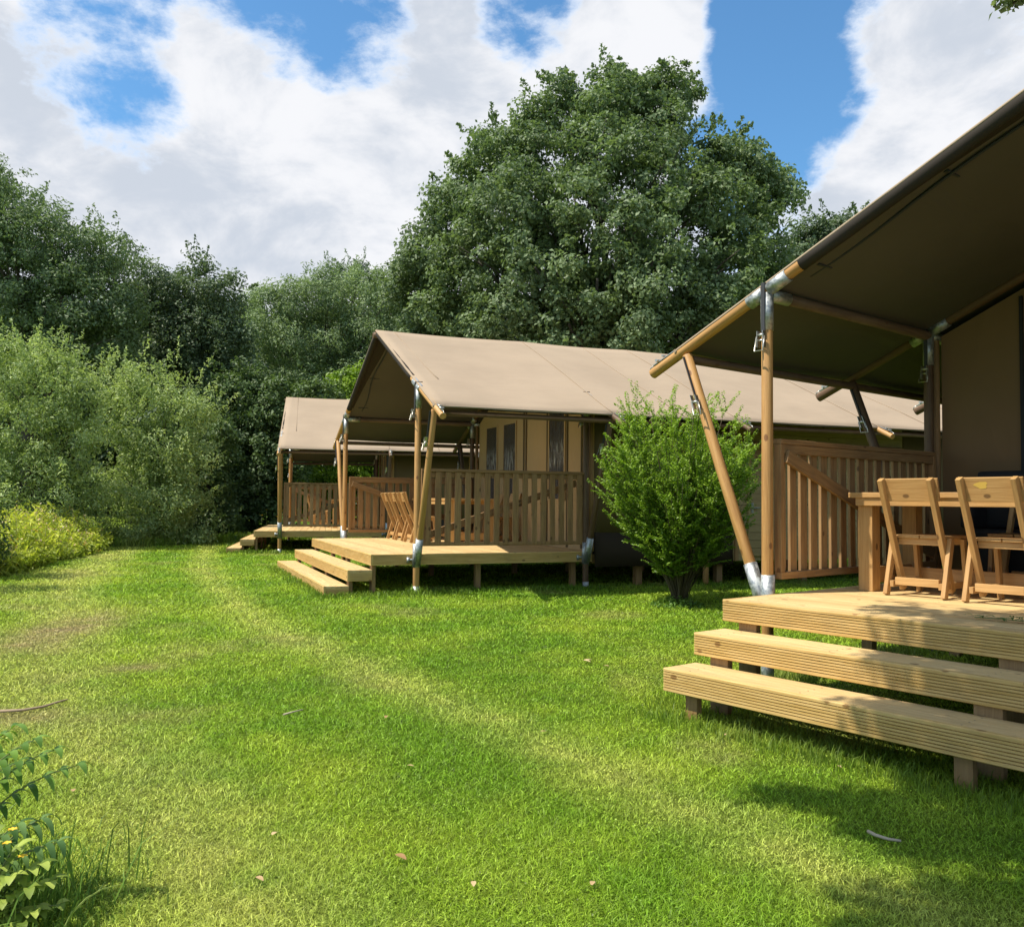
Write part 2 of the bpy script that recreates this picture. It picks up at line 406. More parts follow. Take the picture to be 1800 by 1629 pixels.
ii=np.arange(ny_-1)[:,None]*nx_+np.arange(nx_-1)[None,:]
gf=np.stack([ii,ii+1,ii+1+nx_,ii+nx_],-1).reshape(-1,4)
gcol=lawn_rgb(GX.ravel(),GY.ravel(),np.full(GX.size,.5))
gcol=np.concatenate([gcol,np.ones((len(gcol),1))],1)
def lawn_mat():
    m,t,b,o=new_mat('turf'); a=N(t,'ShaderNodeAttribute',attribute_name='col'); g=N(t,'ShaderNodeNewGeometry')
    n=NOISE(t,g.outputs['Position'],45,4,.7); n2=NOISE(t,g.outputs['Position'],160,3,.6)
    f=MR(t,M(t,'ADD',M(t,'MULTIPLY',n,.6),M(t,'MULTIPLY',n2,.4)),.35,.65)
    c=MIX(t,f,MIX(t,1.0,a.outputs['Color'],(.32,.32,.34),'MULTIPLY'),MIX(t,1.0,a.outputs['Color'],(.8,.8,.8),'MULTIPLY'))
    L(t,c,b.inputs['Base Color']); b.inputs['Roughness'].default_value=.95; b.inputs['Specular IOR Level'].default_value=.1
    bump(t,b,f,1.0,.02); return m
lawn=np_mesh('lawn',np.stack([GX.ravel(),GY.ravel(),GZ.ravel()],1),gf,lawn_mat(),{'col':('FLOAT_COLOR',gcol)},smooth=True)
tag(lawn,kind='structure')

def blade_mat():
    m,t,b,o=new_mat('grass_blades'); a=N(t,'ShaderNodeAttribute',attribute_name='col')
    L(t,a.outputs['Color'],b.inputs['Base Color']); b.inputs['Roughness'].default_value=.5; b.inputs['Specular IOR Level'].default_value=.3
    tr=N(t,'ShaderNodeBsdfTranslucent'); L(t,a.outputs['Color'],tr.inputs[0]); mx=N(t,'ShaderNodeMixShader'); mx.inputs[0].default_value=.42
    L(t,b.outputs[0],mx.inputs[1]); L(t,tr.outputs[0],mx.inputs[2]); L(t,mx.outputs[0],o.inputs[0]); return m
mat_blade=blade_mat()
def blades(name,x,y,h,w,col,lean=.7,label=None,kind='stuff'):
    n=len(x); z=ground_h(x,y)-.004; th=rng.uniform(0,2*PI,n); ph=rng.uniform(0,2*PI,n); ln=h*lean*rng.uniform(.3,1.3,n)
    sx,sy=np.cos(th)*w/2,np.sin(th)*w/2; lx,ly=np.cos(ph)*ln,np.sin(ph)*ln
    V=np.zeros((n,5,3))
    V[:,0]=np.stack([x-sx,y-sy,z],1); V[:,1]=np.stack([x+sx,y+sy,z],1)
    V[:,2]=np.stack([x+sx*.8+lx*.35,y+sy*.8+ly*.35,z+h*.6],1); V[:,3]=np.stack([x-sx*.8+lx*.35,y-sy*.8+ly*.35,z+h*.6],1)
    V[:,4]=np.stack([x+lx,y+ly,z+h*(.95-.25*rng.random(n))],1)
    b=np.arange(n)[:,None]*5
    F=np.concatenate([b+np.array([0,1,2]),b+np.array([0,2,3]),b+np.array([3,2,4])])
    c=np.repeat(np.concatenate([col,np.ones((n,1))],1),5,0)
    return tag(np_mesh(name,V.reshape(-1,3),F,mat_blade,{'col':('FLOAT_COLOR',c)}),label,None,None,kind)
def sample_ground(n,d0,d1,half):
    d=np.exp(rng.uniform(math.log(d0),math.log(d1),n)); t=rng.uniform(-half,half,n)+.02
    return d*np.sin(t),d*np.cos(t),d
gx_,gy_,gd=sample_ground(760000,2.6,30,.66)
keep=(gx_>-12.5)|(gy_>25)
gx_,gy_,gd=gx_[keep],gy_[keep],gd[keep]
ex_=rng.uniform(-6,5,110000); ey_=rng.uniform(.8,8,110000); eo=(np.abs(np.arctan2(ex_,ey_)-.02)>.66)|(np.hypot(ex_,ey_)<2.6)
gx_=np.concatenate([gx_,ex_[eo]]); gy_=np.concatenate([gy_,ey_[eo]]); gd=np.concatenate([gd,np.maximum(6,np.hypot(ex_,ey_)[eo])])
r_=rng.random(len(gx_)); dry=dryness(gx_,gy_)
hh=(.014+.022*rng.random(len(gx_)))*(1-.45*dry)*(.75+.7*fbm(gx_*2.2,gy_*2.2,77,3))*np.clip(gd/8,.95,1.5)
ww=np.maximum(.0028,.00085*gd)*rng.uniform(.7,1.4,len(gx_))
grass=blades('grass',gx_,gy_,hh,ww,lawn_rgb(gx_,gy_,r_)*1.1,1.35)

# clover and other small round leaves in the turf
def clover():
    x,y,d=sample_ground(110000,2.6,16,.66); m=(fbm(x*1.3+31,y*1.3,61,3)+.25*rng.random(len(x)))>.52; x,y,d=x[m],y[m],d[m]; n=len(x)
    z=ground_h(x,y)+rng.uniform(.006,.024,n); sz=np.maximum(.008,.0019*d)*rng.uniform(.6,1.4,n)
    r=rng.random(n); c=lawn_rgb(x,y,r)*.98
    nr=np.stack([rng.normal(0,.45,n),rng.normal(0,.45,n),np.ones(n)],1); nr/=np.linalg.norm(nr,axis=1,keepdims=True); rr=rng.normal(size=(n,3)); t=np.cross(nr,rr); t/=np.linalg.norm(t,axis=1,keepdims=True); b=np.cross(nr,t); cen=np.stack([x,y,z],1); s_=sz[:,None]
    V=np.stack([cen-t*s_*.5,cen+b*s_*.42,cen+t*s_*.5,cen-b*s_*.42],1); F=np.arange(n*4).reshape(-1,4)
    tag(np_mesh('clover',V.reshape(-1,3),F,mat_blade,{'col':('FLOAT_COLOR',np.repeat(np.concatenate([c,np.ones((n,1))],1),4,0))}),kind='stuff')
clover()

# ------------------------------------------------------------------ tents: one measured model, three pitches
Hw,SD,SR,XA,XB,YP,ZP,YE,ZE,ZR,XC,XD=2.4558,.3016,.1981,.5927,3.0694,2.5064,2.2275,3.6295,1.726,3.3661,5.079,7.626
XR0,XR1,YR,RT,RB=.6635,3.0552,2.481,1.1327,.1033
TB=.145; XE=10.1; LEN=10.6; XW=3.2; YW=2.45
def roof_z(y): return ZR-(ZR-ZP)/YP*abs(y)
DZ=.52          # deck top above the thing's base point
POSE={3:(2.9902,4.1483,.6795,-.6564+EYE),2:(-2.7203,13.7816,.3755,-.7114+EYE),1:(-6.4929,22.9744,.2042,-.7484+EYE)}
def ploc(T): x,y,w,z=POSE[T]; return (x,y,z-DZ),w
def tw(T,l):
    x,y,w,z=POSE[T]; return Vector((x+l[0]*math.cos(w)-l[1]*math.sin(w),y+l[0]*math.sin(w)+l[1]*math.cos(w),z+l[2]))
UP=(0,0,DZ)

def ribbed_prof(th,h,n=8,d=.011):
    """outline of a board seen from its end: p = thickness (front at -), q = height; horizontal grooves on the front"""
    pts=[(th/2,h/2),(th/2,-h/2),(-th/2+.004,-h/2),(-th/2,-h/2+.004)]
    pitch=(h-.012)/n
    for i in range(n):
        z=-h/2+.006+pitch*i
        if i: pts+=[(-th/2,z-pitch*.18),(-th/2+d,z-pitch*.13),(-th/2+d,z+pitch*.13),(-th/2,z+pitch*.18)]
    pts+=[(-th/2,h/2-.006),(-th/2+.004,h/2)]
    return pts

def make_deck(label,group):
    t=thing('wooden_deck',label,'deck',group=group)
    # decking boards run across the tent
    m=MB(); x=.030
    while x<XW-.05:
        w=min(.141,XW-x); 
        m.box(x,x+w,-Hw+.03,Hw-.03,-.028+random.uniform(-.0008,.0008),random.uniform(-.0008,.0008)); x+=w+.005
    m.build('decking',mat_deck,t,.003,UP)
    q=MB(); x=.030
    while x<XW-.05:
        for y in (-2.30,-1.55,-.62,.62,1.5,2.28):
            for ox in (.03,.11):
                cx,cy=x+ox+random.uniform(-.004,.004),y+random.uniform(-.012,.012)
                q.poly([(cx+.0048*math.cos(a*PI/3),cy+.0048*math.sin(a*PI/3),.0016) for a in range(6)])
        x+=.146
    for k in (1,2):
        for y in (-2.30,-1.5,-.62,.62,1.5,2.28):
            for ox in (.05,.13,.19,.27): q.poly([(-SD*k+ox+.0048*math.cos(a*PI/3),y+.0048*math.sin(a*PI/3),-SR*k+.0008) for a in range(6)])
    tag(q.build('screws',mat_screw,t,0,UP),kind='stuff')
    m=MB(); m.extrude(ribbed_prof(.028,TB),(.014,-Hw,-TB/2),(1,0,0),(0,0,1),(0,2*Hw,0)); m.build('front_board',mat_ribbed,t,.0,UP)
    for s in (-1,1):
        m=MB(); m.extrude([(-s*p,q) for p,q in ribbed_prof(.028,TB)],(.0285,s*(Hw-.014),-TB/2),(0,1,0),(0,0,1),(XW-.03,0,0)) if s<0 else \
            m.extrude([(p*-1,q) for p,q in ribbed_prof(.028,TB)],(.0285,s*(Hw-.014),-TB/2),(0,1,0),(0,0,1),(XW-.03,0,0))
        m.build('side_board',mat_ribbed,t,.0,UP)
    # two full-width steps: ribbed boards round a two-board tread
    for k in (1,2):
        x0=-SD*k; z1=-SR*k; dep=SD+.02 if k==2 else SD+.02
        m=MB(); m.extrude(ribbed_prof(.028,TB),(x0+.014,-Hw,z1-TB/2),(1,0,0),(0,0,1),(0,2*Hw,0))
        b=m.build('step',mat_ribbed,t,.0,UP)
        q=MB(); q.box(x0+.0285,x0+.155,-Hw+.001,Hw-.001,z1-.028,z1-.0005); q.box(x0+.160,x0+dep,-Hw+.001,Hw-.001,z1-.028,z1-.001); q.build('tread',mat_deck,b,.003)
        for s in (-1,1):
            q=MB(); q.extrude([(-s*p,qq) for p,qq in ribbed_prof(.026,TB-.03)],(x0+.0285,s*(Hw-.014),z1-.028-(TB-.03)/2-.001),(0,1,0),(0,0,1),(dep-.03,0,0)); q.build('end_board',mat_ribbed,b,.0)
    # supports
    for y in (-2.30,-.62,.62,2.28):
        m=MB(); m.box(.035,.085,y-.07,y+.07,-.70,-.030); m.box(-SD+.034,-SD+.085,y-.07,y+.07,-.72,-SR-.029); m.box(-SD+.086,.034,y-.02,y+.02,-.36,-SR-.029)
        m.box(-2*SD+.06,-2*SD+.11,y-.045,y+.045,-.74,-2*SR-.029); m.box(-2*SD+.111,-SD+.033,y-.02,y+.02,-.55,-2*SR-.029)
        m.build('stringer',mat_dark_wood,t,.003,UP)
    for x in (1.5,2.95):
        for y in (-2.25,0,2.25):
            m=MB(); m.box(x,x+.07,y-.045,y+.045,-.72,-TB); m.build('leg',mat_dark_wood,t,.003,UP)
    m=MB()
    for x in (.25,.9,1.5,2.1,2.7): m.box(x,x+.05,-Hw+.03,Hw-.03,-TB,-.0295)
    m.build('joist',mat_dark_wood,t,0,UP)
    # slatted side panels, diagonal brace inside
    for s in (-1,1):
        y=s*YR
        r=MB(); r.bar((XR0,y,RT-.02),(XR1,y,RT-.02),.085,.038); r.bar((XR0+.03,y-s*.02,RT-.075),(XR1-.03,y-s*.02,RT-.075),.035,.068)
        rail=r.build('railing',mat_rail,t,.004,UP)
        q=MB(); q.bar((XR0,y-s*.012,RB+.025),(XR1,y-s*.012,RB+.025),.06,.05); q.build('bottom_rail',mat_rail,rail,.003)
        for xx in (XR0+.02,XR1-.02):
            q=MB(); q.bar((xx,y-s*.012,RB+.051),(xx,y-s*.012,RT-.040),.06,.045,(1,0,0)); q.build('end_stud',mat_rail,rail,.003)
        q=MB()
        if s>0: a,b=(XR0+.05,y-s*.055,RT-.13),(XR1-.1,y-s*.055,RB+.12)
        else:   a,b=(XR0+.05,y-s*.055,RB+.12),(XR1-.1,y-s*.055,RT-.16)
        q.bar(a,b,.028,.095); q.build('diagonal_brace',mat_rail,rail,.003)
        q=MB(); nP=17
        for i in range(nP):
            x=XR0+.085+(XR1-XR0-.17)*i/(nP-1); lean=random.uniform(-.004,.004)
            q.bar((x+random.uniform(-.004,.004),y+s*.014,RB+.012),(x+lean,y+s*.016,RT-.042),.024,random.uniform(.076,.088),(1,0,0))
        q.build('slat_panel',mat_rail,rail,.002)
    return t

def arc_sheet(m,x0,x1,side,nx=60,ny=16):
    """one roof slope as a gridded sheet with a little sag between rafters and between ridge and eave"""
    ycut=YP+.76*(YE-YP); ov=lambda y: 0.0; fr=[XA,XB,XC,XD,XE]
    P=[]
    for i in range(nx+1):
        x=x0+(x1-x0)*i/nx
        k=np.searchsorted(fr,x); a=fr[max(k-1,0)]; b=fr[min(k,len(fr)-1)]
        sx=0 if b==a else math.sin(PI*min(max((x-a)/(b-a),0),1))
        row=[]
        for j in range(ny+1):
            v=j/ny; y=side*ycut*v
            seg=YP/ycut; sy=math.sin(PI*min(v/seg,1)) if v<seg else math.sin(PI*(v-seg)/(1-seg))*.4
            z=roof_z(y)+.051-.045*sx*(.4+.6*sy)
            if j==ny: z-=.012*sx
            row.append((x-(ov(y)*max(0,1-(x-x0)/.5)),y,z))
        P.append(row)
    vs=[p for r in P for p in r]; n=ny+1
    fs=[(i*n+j,(i+1)*n+j,(i+1)*n+j+1,i*n+j+1) for i in range(nx) for j in range(ny)]
    return vs,fs

def make_tent(label,group,closed=False):
    t=thing('safari_tent',label,'tent',group=group)
    # roof: outer canvas, and under it a copy with shade put in its colour
    for s in (-1,1):
        vs,fs=arc_sheet(None,XA-.030,LEN,s)
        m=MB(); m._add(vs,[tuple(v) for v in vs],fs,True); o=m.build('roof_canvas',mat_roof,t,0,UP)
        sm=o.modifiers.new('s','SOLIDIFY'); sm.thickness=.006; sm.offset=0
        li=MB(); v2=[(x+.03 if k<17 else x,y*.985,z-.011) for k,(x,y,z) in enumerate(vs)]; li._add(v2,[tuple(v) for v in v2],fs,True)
        l=li.build('shaded_underside',mat_underside,o)
        # narrow turned-down lip along the front edge
        q=MB(); vs=[];fs=[]; yc=YP+.76*(YE-YP)
        for i in range(25):
            y=s*yc*i/24; z=roof_z(y)+.052; vs+=[(XA-.032,y,z+.002),(XA-.0375,y,z-.008),(XA-.036,y,z-.020-.002*math.sin(i*1.9))]
        for i in range(24):
            for j in (0,1): k=i*3+j; fs.append((k,k+3,k+4,k+1))
        q._add(vs,[tuple(v) for v in vs],fs,True); fl_=q.build('front_hem',mat_roof,o); fl_.modifiers.new('s','SOLIDIFY').thickness=.004
        # sleeve of dark canvas sewn round the upper part of the front rafter
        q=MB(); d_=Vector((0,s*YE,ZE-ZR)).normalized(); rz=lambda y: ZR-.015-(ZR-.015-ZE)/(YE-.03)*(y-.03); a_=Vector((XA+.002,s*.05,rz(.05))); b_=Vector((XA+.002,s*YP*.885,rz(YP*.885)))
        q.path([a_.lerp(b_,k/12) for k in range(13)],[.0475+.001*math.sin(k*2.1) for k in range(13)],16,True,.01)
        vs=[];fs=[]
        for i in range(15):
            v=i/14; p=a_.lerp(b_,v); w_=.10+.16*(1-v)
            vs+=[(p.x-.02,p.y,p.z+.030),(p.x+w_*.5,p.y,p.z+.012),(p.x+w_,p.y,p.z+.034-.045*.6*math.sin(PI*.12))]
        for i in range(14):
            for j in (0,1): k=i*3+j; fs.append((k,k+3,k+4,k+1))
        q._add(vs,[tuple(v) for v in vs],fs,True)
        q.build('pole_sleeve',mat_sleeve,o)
        # stitched flap near the front edge
        q=MB()
        pts=[(XA+.27+.05*v,s*YP*v*.93,roof_z(YP*v*.93)+.058-.020*math.sin(PI*v)) for v in np.linspace(.02,1,14)]
        q.path(pts,[.006]*len(pts),6); q.build('seam',mat_roof,o)
        q=MB(); pts=[(XA+.24+.03*math.sin(9*v),s*YP*v*.92,roof_z(YP*v*.92)+.022-.020*math.sin(PI*v)) for v in np.linspace(.05,1,20)]
        q.path(pts,[.011]*len(pts),6)
        for v in (.15,.55,.95):
            q.bar((XA+.16,s*YP*v*.92,roof_z(YP*v*.92)+.02),(XA+.33,s*YP*v*.92,roof_z(YP*v*.92)+.02),.035,.012)
        q.build('closing_strap',mat_strap,o)
        for xs_ in (XB,XC,XD,XE,(XB+XC)/2+.15,8.9):
            q=MB(); pts=[(xs_+.02*math.sin(5*v),s*yv,roof_z(yv)+.060-(0 if min(abs(xs_-f) for f in (XB,XC,XD,XE))<.05 else .045*(.4+.6*max(0,math.sin(PI*min(yv/YP,1)))))) for v in np.linspace(.01,1,16) for yv in (v*(YP+.74*(YE-YP)),)]
            q.path(pts,[.0055]*len(pts),5); q.build('seam',mat_roof,o)
        # rolled hem at the eave
        yc=YP+.76*(YE-YP); q=MB(); pts=[(x,s*(yc-.01),roof_z(yc)+.040) for x in np.linspace(XA-.05,LEN,30)]
        q.path(pts,[.014]*len(pts),8); q.build('hem',mat_roof,o)
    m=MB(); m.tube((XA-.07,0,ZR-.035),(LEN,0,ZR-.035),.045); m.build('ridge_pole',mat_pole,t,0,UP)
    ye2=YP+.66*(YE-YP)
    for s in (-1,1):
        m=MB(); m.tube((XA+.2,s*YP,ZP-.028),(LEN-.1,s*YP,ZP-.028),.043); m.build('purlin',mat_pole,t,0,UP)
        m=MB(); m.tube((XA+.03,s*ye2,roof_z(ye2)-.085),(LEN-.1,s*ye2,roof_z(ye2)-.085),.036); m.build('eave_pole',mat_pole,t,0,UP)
    for xi,x in enumerate((XA,XB,XC,XD,XE)):
        for s in (-1,1):
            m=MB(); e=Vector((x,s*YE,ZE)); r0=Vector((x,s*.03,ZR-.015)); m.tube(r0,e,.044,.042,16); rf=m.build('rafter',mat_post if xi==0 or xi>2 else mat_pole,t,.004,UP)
            # lashing hook on the overhanging pole end
            d=(e-r0).normalized(); nrm=Vector((0,s*d.z*-1,0)); up=Vector((0,s*.41,.91))
            q=MB(); a=e-d*.30+up*.05; q.bar(a,e-d*.04+up*.058,.028,.008,up); q.tube(e-d*.10+up*.07-Vector((.03,0,0)),e-d*.10+up*.07+Vector((.03,0,0)),.012); q.tube(e-d*.17+up*.075-Vector((.025,0,0)),e-d*.17+up*.075+Vector((.025,0,0)),.009)
            q.path([e-d*.05+up*.06,e+d*.0+up*.055,e+d*.015+up*.03],[.006,.006,.006],6); q.build('hook',mat_steel,rf)
            if xi>2: continue
            if xi<2:
                # round post standing beside the deck, running down to the lawn
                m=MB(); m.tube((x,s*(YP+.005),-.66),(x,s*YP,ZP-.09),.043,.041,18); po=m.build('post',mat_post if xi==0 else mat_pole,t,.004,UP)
                q=MB(); q.tube((x,s*(YP+.005),-.68),(x,s*(YP+.005),-.42),.047); q.build('foot_sleeve',mat_galv,po)
                # Y bracket that takes post and brace at deck height
                L0=Vector((x,s*(YP+.03),-.13)); bdir=(Vector((x,s*(YP+.755),roof_z(YP+.755)-.045))-L0).normalized()
                q=MB(); q.tube((x,s*YP,-.17),(x,s*YP,.135),.050,.050,18); b0=L0; q.tube(b0,b0+bdir*.36,.050,.050,18)
                q.tube((x-.10,s*(YP-.035),-.075),(x-.02,s*(YP-.03),-.075),.014); q.tube((x-.10,s*(YP-.035),-.045),(x-.10,s*(YP-.035),-.115),.02); q.build('base_bracket',mat_galv,po)
                m=MB(); a=L0+bdir*.20; b=Vector((x,s*(YP+.755),roof_z(YP+.755)-.045)); 
                m.path([a,a.lerp(b,.5)+Vector((0,s*.004,.0)),b],[.043,.042,.041],12); br=m.build('brace',mat_post if xi==0 else mat_pole,t,.004,UP)
                # elbow of galvanised tube at the post head
                q=MB(); q.tube((x,s*YP,ZP-.30),(x,s*YP,ZP-.02),.047,.047,18); c_=Vector((x,s*YP,ZP)); q.tube(c_-d*.20,c_-d*.02,.051,.051,18); q.tube(c_+d*.02,c_+d*.17,.051,.051,18)
                q.tube((x+.02,s*YP,ZP-.028),(x+.26,s*YP,ZP-.028),.049,.049,18); q.build('elbow_bracket',mat_galv,po)
                # ratchet straps round post head and brace head
                zc=ZP-.36; of=-.052
                q=MB(); q.bar((x+of,s*(YP-.0),zc+.02),(x+of,s*(YP-.0),ZP+.05),.030,.005,(1,0,0)); q.bar((x+of,s*YP,ZP+.05),(x+.05,s*YP,ZP+.055),.03,.005); q.build('strap',mat_strap,po)
                q=MB()
                for k in (-1,1): q.bar((x+of-.022,s*YP+.024*k,zc-.07),(x+of-.022,s*YP+.024*k,zc+.05),.004,.040,(1,0,0))
                q.tube((x+of-.025,s*YP-.03,zc+.02),(x+of-.025,s*YP+.03,zc+.02),.013); q.tube((x+of-.028,s*YP-.028,zc-.02),(x+of-.028,s*YP+.028,zc-.02),.008)
                q.path([(x+of-.03,s*YP-.034,zc+.01),(x+of-.055,s*YP-.038,zc-.10),(x+of-.055,s*YP+.038,zc-.10),(x+of-.03,s*YP+.034,zc+.01)],[.006]*4,6); q.build('ratchet',mat_steel,po)
                bd=(b-a).normalized(); p0=b-bd*.02; p1=b-bd*.42; ox=Vector((-.048,0,0))
                q=MB(); q.bar(p0+ox,p1+ox,.006,.030,(1,0,0)) ; q.build('strap',mat_strap,br)
                q=MB()
                for k in (-1,1): q.bar(p1+ox*1.5+bd*.06+Vector((0,.024*k,0)),p1+ox*1.5-bd*.06+Vector((0,.024*k,0)),.004,.036,(1,0,0))
                q.tube(p1+ox*1.6+Vector((0,-.03,0)),p1+ox*1.6+Vector((0,.03,0)),.013); q.path([p1+ox*1.7+Vector((0,-.034,0)),p1+ox*2-bd*.11+Vector((0,-.038,0)),p1+ox*2-bd*.11+Vector((0,.038,0)),p1+ox*1.7+Vector((0,.034,0))],[.006]*4,6); q.build('ratchet',mat_steel,br)
            else:
                m=MB(); m.tube((x,s*(YP+.0),-.60),(x,s*YP,ZP-.09),.043,.041,14); m.build('post',mat_post,t,.004,UP)
    # front wall of the sleeping tent
    yw=YW; th=.03; zt=lambda y: roof_z(y)-.05
    m=MB(); prof=[(-yw,0),(yw,0),(yw,zt(yw)),(0,zt(0)),(-yw,zt(yw))]
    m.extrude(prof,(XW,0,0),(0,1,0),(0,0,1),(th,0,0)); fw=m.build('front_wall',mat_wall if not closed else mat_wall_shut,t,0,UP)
    wins=[(2.02,1.43),(1.11,.50),(-.92,-1.53)] if not closed else [(.9,.3)]
    for a,b in wins:
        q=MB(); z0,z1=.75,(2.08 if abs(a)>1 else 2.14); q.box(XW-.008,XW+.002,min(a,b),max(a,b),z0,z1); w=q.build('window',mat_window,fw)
        q=MB()
        for u in (a,b): q.box(XW-.018,XW-.003,u-.02,u+.02,z0-.03,z1+.03)
        q.box(XW-.018,XW-.003,min(a,b)+.021,max(a,b)-.021,z1,z1+.03); q.box(XW-.018,XW-.003,min(a,b)+.021,max(a,b)-.021,z0-.03,z0); q.build('window_frame',mat_wall if not closed else mat_side,w)
    q=MB()
    for y in ((.13,.02,-.86,-1.62,-2.12) if not closed else (1.76,1.70)):
        q.box(XW-.022,XW-.002,y-.014,y+.014,.02,zt(y)-.06)
    q.build('door_flap_edge',mat_side if not closed else mat_black,fw)
    if not closed:
        q=MB(); q.box(XW-.012,XW-.001,.045,.065,.02,2.25); q.build('zip',mat_strap,fw)
    for s in (-1,1):
        m=MB(); m.tube((XW-.04,s*(YW+.03),-.02),(XW-.04,s*(YW+.03),roof_z(YW)-.09),.030); m.build('corner_pole',mat_rail,t,0,UP)
    # side walls: canvas with a dark skirt, timber wash cabin, canvas again
    for s in (-1,1):
        y=s*YW
        for x0,x1 in ((XW+.031,5.6),(9.0,LEN-.25)):
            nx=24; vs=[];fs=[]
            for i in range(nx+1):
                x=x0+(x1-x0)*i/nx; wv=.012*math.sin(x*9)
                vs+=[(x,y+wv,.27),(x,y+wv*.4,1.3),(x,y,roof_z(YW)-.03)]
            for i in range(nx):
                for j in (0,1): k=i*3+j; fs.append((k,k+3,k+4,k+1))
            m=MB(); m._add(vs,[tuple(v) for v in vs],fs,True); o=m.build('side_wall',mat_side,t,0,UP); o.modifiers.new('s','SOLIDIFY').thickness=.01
            vs=[];fs=[]
            for i in range(nx+1):
                x=x0+(x1-x0)*i/nx; wv=.015*math.sin(x*7+1)
                vs+=[(x,y+wv,.272),(x,y+s*.03+wv,-.22)]
            for i in range(nx): k=i*2; fs.append((k,k+2,k+3,k+1))
            q=MB(); q._add(vs,[tuple(v) for v in vs],fs,True); k=q.build('skirt',mat_skirt,o); k.modifiers.new('s','SOLIDIFY').thickness=.01
        m=MB(); z=-.17
        while z<roof_z(YW)-.10:
            m.extrude([(-.012,0),(.010,0),(.004,.118),(-.012,.118)],(5.6,y,z),(0,s,0),(0,0,1),(3.4,0,0)); z+=.122
        cb=m.build('cabin_wall',mat_clad,t,0,UP)
        q=MB(); q.bar((5.62,y+s*.035,1.60),(8.98,y+s*.035,1.60),.05,.09); q.bar((5.65,y+s*.03,-.17),(5.65,y+s*.03,1.55),.04,.06,(1,0,0)); q.bar((8.95,y+s*.03,-.17),(8.95,y+s*.03,1.55),.04,.06,(1,0,0)); q.build('cabin_trim',mat_rail,cb,.003)
        q=MB(); z=-.10
        while z<1.42: q.extrude([(.0,0),(.040,0),(.034,.118),(.0,.118)],(5.87,y,z),(0,s,0),(0,0,1),(.72,0,0)); z+=.122
        dr=q.build('door',mat_clad,cb)
        q=MB(); hy=y+s*.075; q.tube((5.94,y+s*.04,.64),(5.94,hy,.64),.01); q.tube((5.93,hy,.64),(6.06,hy,.64),.010); q.box(5.92,5.96,min(y+s*.04,y+s*.046),max(y+s*.04,y+s*.046),.56,.72); q.build('handle',mat_galv,dr)
    m=MB(); prof2=[(-yw,-.15),(yw,-.15),(yw,zt(yw)),(0,zt(0)),(-yw,zt(yw))]; m.extrude(prof2,(LEN-.25,0,0),(0,1,0),(0,0,1),(.03,0,0)); m.build('rear_wall',mat_side,t,0,UP)
    m=MB(); m.box(XW+.01,LEN-.24,-YW+.02,YW-.02,-.17,-.04); fl=m.build('floor_platform',mat_dark_wood,t,0,UP)
    for x in (4.0,5.4,7.0,8.6,10.2):
        for y in (-2.35,0,2.35):
            q=MB(); q.box(x-.05,x+.05,y-.05,y+.05,-.72,-.171); q.build('leg',mat_dark_wood,fl)
    return t

G_T='beige canvas safari tents pitched side by side'; G_D='raised timber decks in front of the tents'
(l2,w2),(l3,w3),(l1,w1)=ploc(2),ploc(3),ploc(1)
tent=make_tent('middle safari tent with a long sunlit beige roof and clear front windows',G_T); tent.location=l2; tent.rotation_euler.z=w2
dup(tent,l1,w1,'farthest beige safari tent, partly hidden behind the middle one at the left',G_T)
tent3=make_tent('nearest safari tent at the right edge, seen from under its dark roof',G_T,True); tent3.location=l3; tent3.rotation_euler.z=w3
deck=make_deck('timber deck of the middle tent with two steps and wooden chairs on it',G_D); deck.location=l2; deck.rotation_euler.z=w2
dup(deck,l1,w1,'farthest timber deck with two small steps, beyond the middle tent',G_D)
dup(deck,l3,w3,'nearest timber deck with two long ribbed steps in dappled shade at the right',G_D)

# ------------------------------------------------------------------ furniture
def make_chair():
    t=thing('wooden_chair','x','chair')
    W_=.37
    m=MB(); m.box(-.02,.36,-W_/2,-.004,.415,.437); m.box(-.02,.36,.004,W_/2,.415,.437); m.build('seat',mat_chair,t,.003)
    # back board leans backwards
    m=MB(); m.bar((-.175,-W_/2-.025,.760),(-.175,W_/2+.025,.760),.020,.165,(-.24,0,.97)); m.build('backrest',mat_chair,t,.004)
    for s in (-1,1):
        y=s*(W_/2-.012)
        m=MB(); m.bar((-.235,y,.835),(.10,y,.0+.04),.034,.055,(1,0,.4)); m.build('back_upright',mat_chair,t,.003)
        m=MB(); m.bar((.02,y+s*.032,.415),(-.10,y+s*.032,.005),.030,.055,(1,0,-.3)); m.build('rear_leg',mat_chair,t,.003)
        m=MB(); m.bar((.30,y,.412),(.36,y,.005),.030,.05,(1,0,.1)); m.build('front_leg',mat_chair,t,.003)
        m=MB(); m.bar((-.085,y+s*.001,.085),(.345,y+s*.001,.085),.028,.045); m.build('side_stretcher',mat_chair,t,.002)
    m=MB(); m.bar((-.055,-W_/2+.03,.105),(-.055,W_/2-.03,.105),.028,.055); m.build('cross_stretcher',mat_chair,t,.002)
    m=MB(); m.bar((.02,-W_/2+.02,.39),(.02,W_/2-.02,.39),.03,.045); m.bar((.31,-W_/2+.02,.39),(.31,W_/2-.02,.39),.03,.045); m.build('seat_rail',mat_chair,t,.002)
    return t
chair0=make_chair(); first=[True]
def put_chair(T,x,y,face,label,group):
    p=tw(T,(x,y,.0)); rz=POSE[T][2]+face
    if first[0]:
        first[0]=False; chair0.location=p; chair0.rotation_euler.z=rz; chair0['label']=label; chair0['group']=group; return chair0
    return dup(chair0,p,rz,label,group)
CH='wooden chairs around the deck tables'
c1=put_chair(3,1.34,1.745,.03,'nearest deck chair at the left end of the table, plain knotted back board',CH)
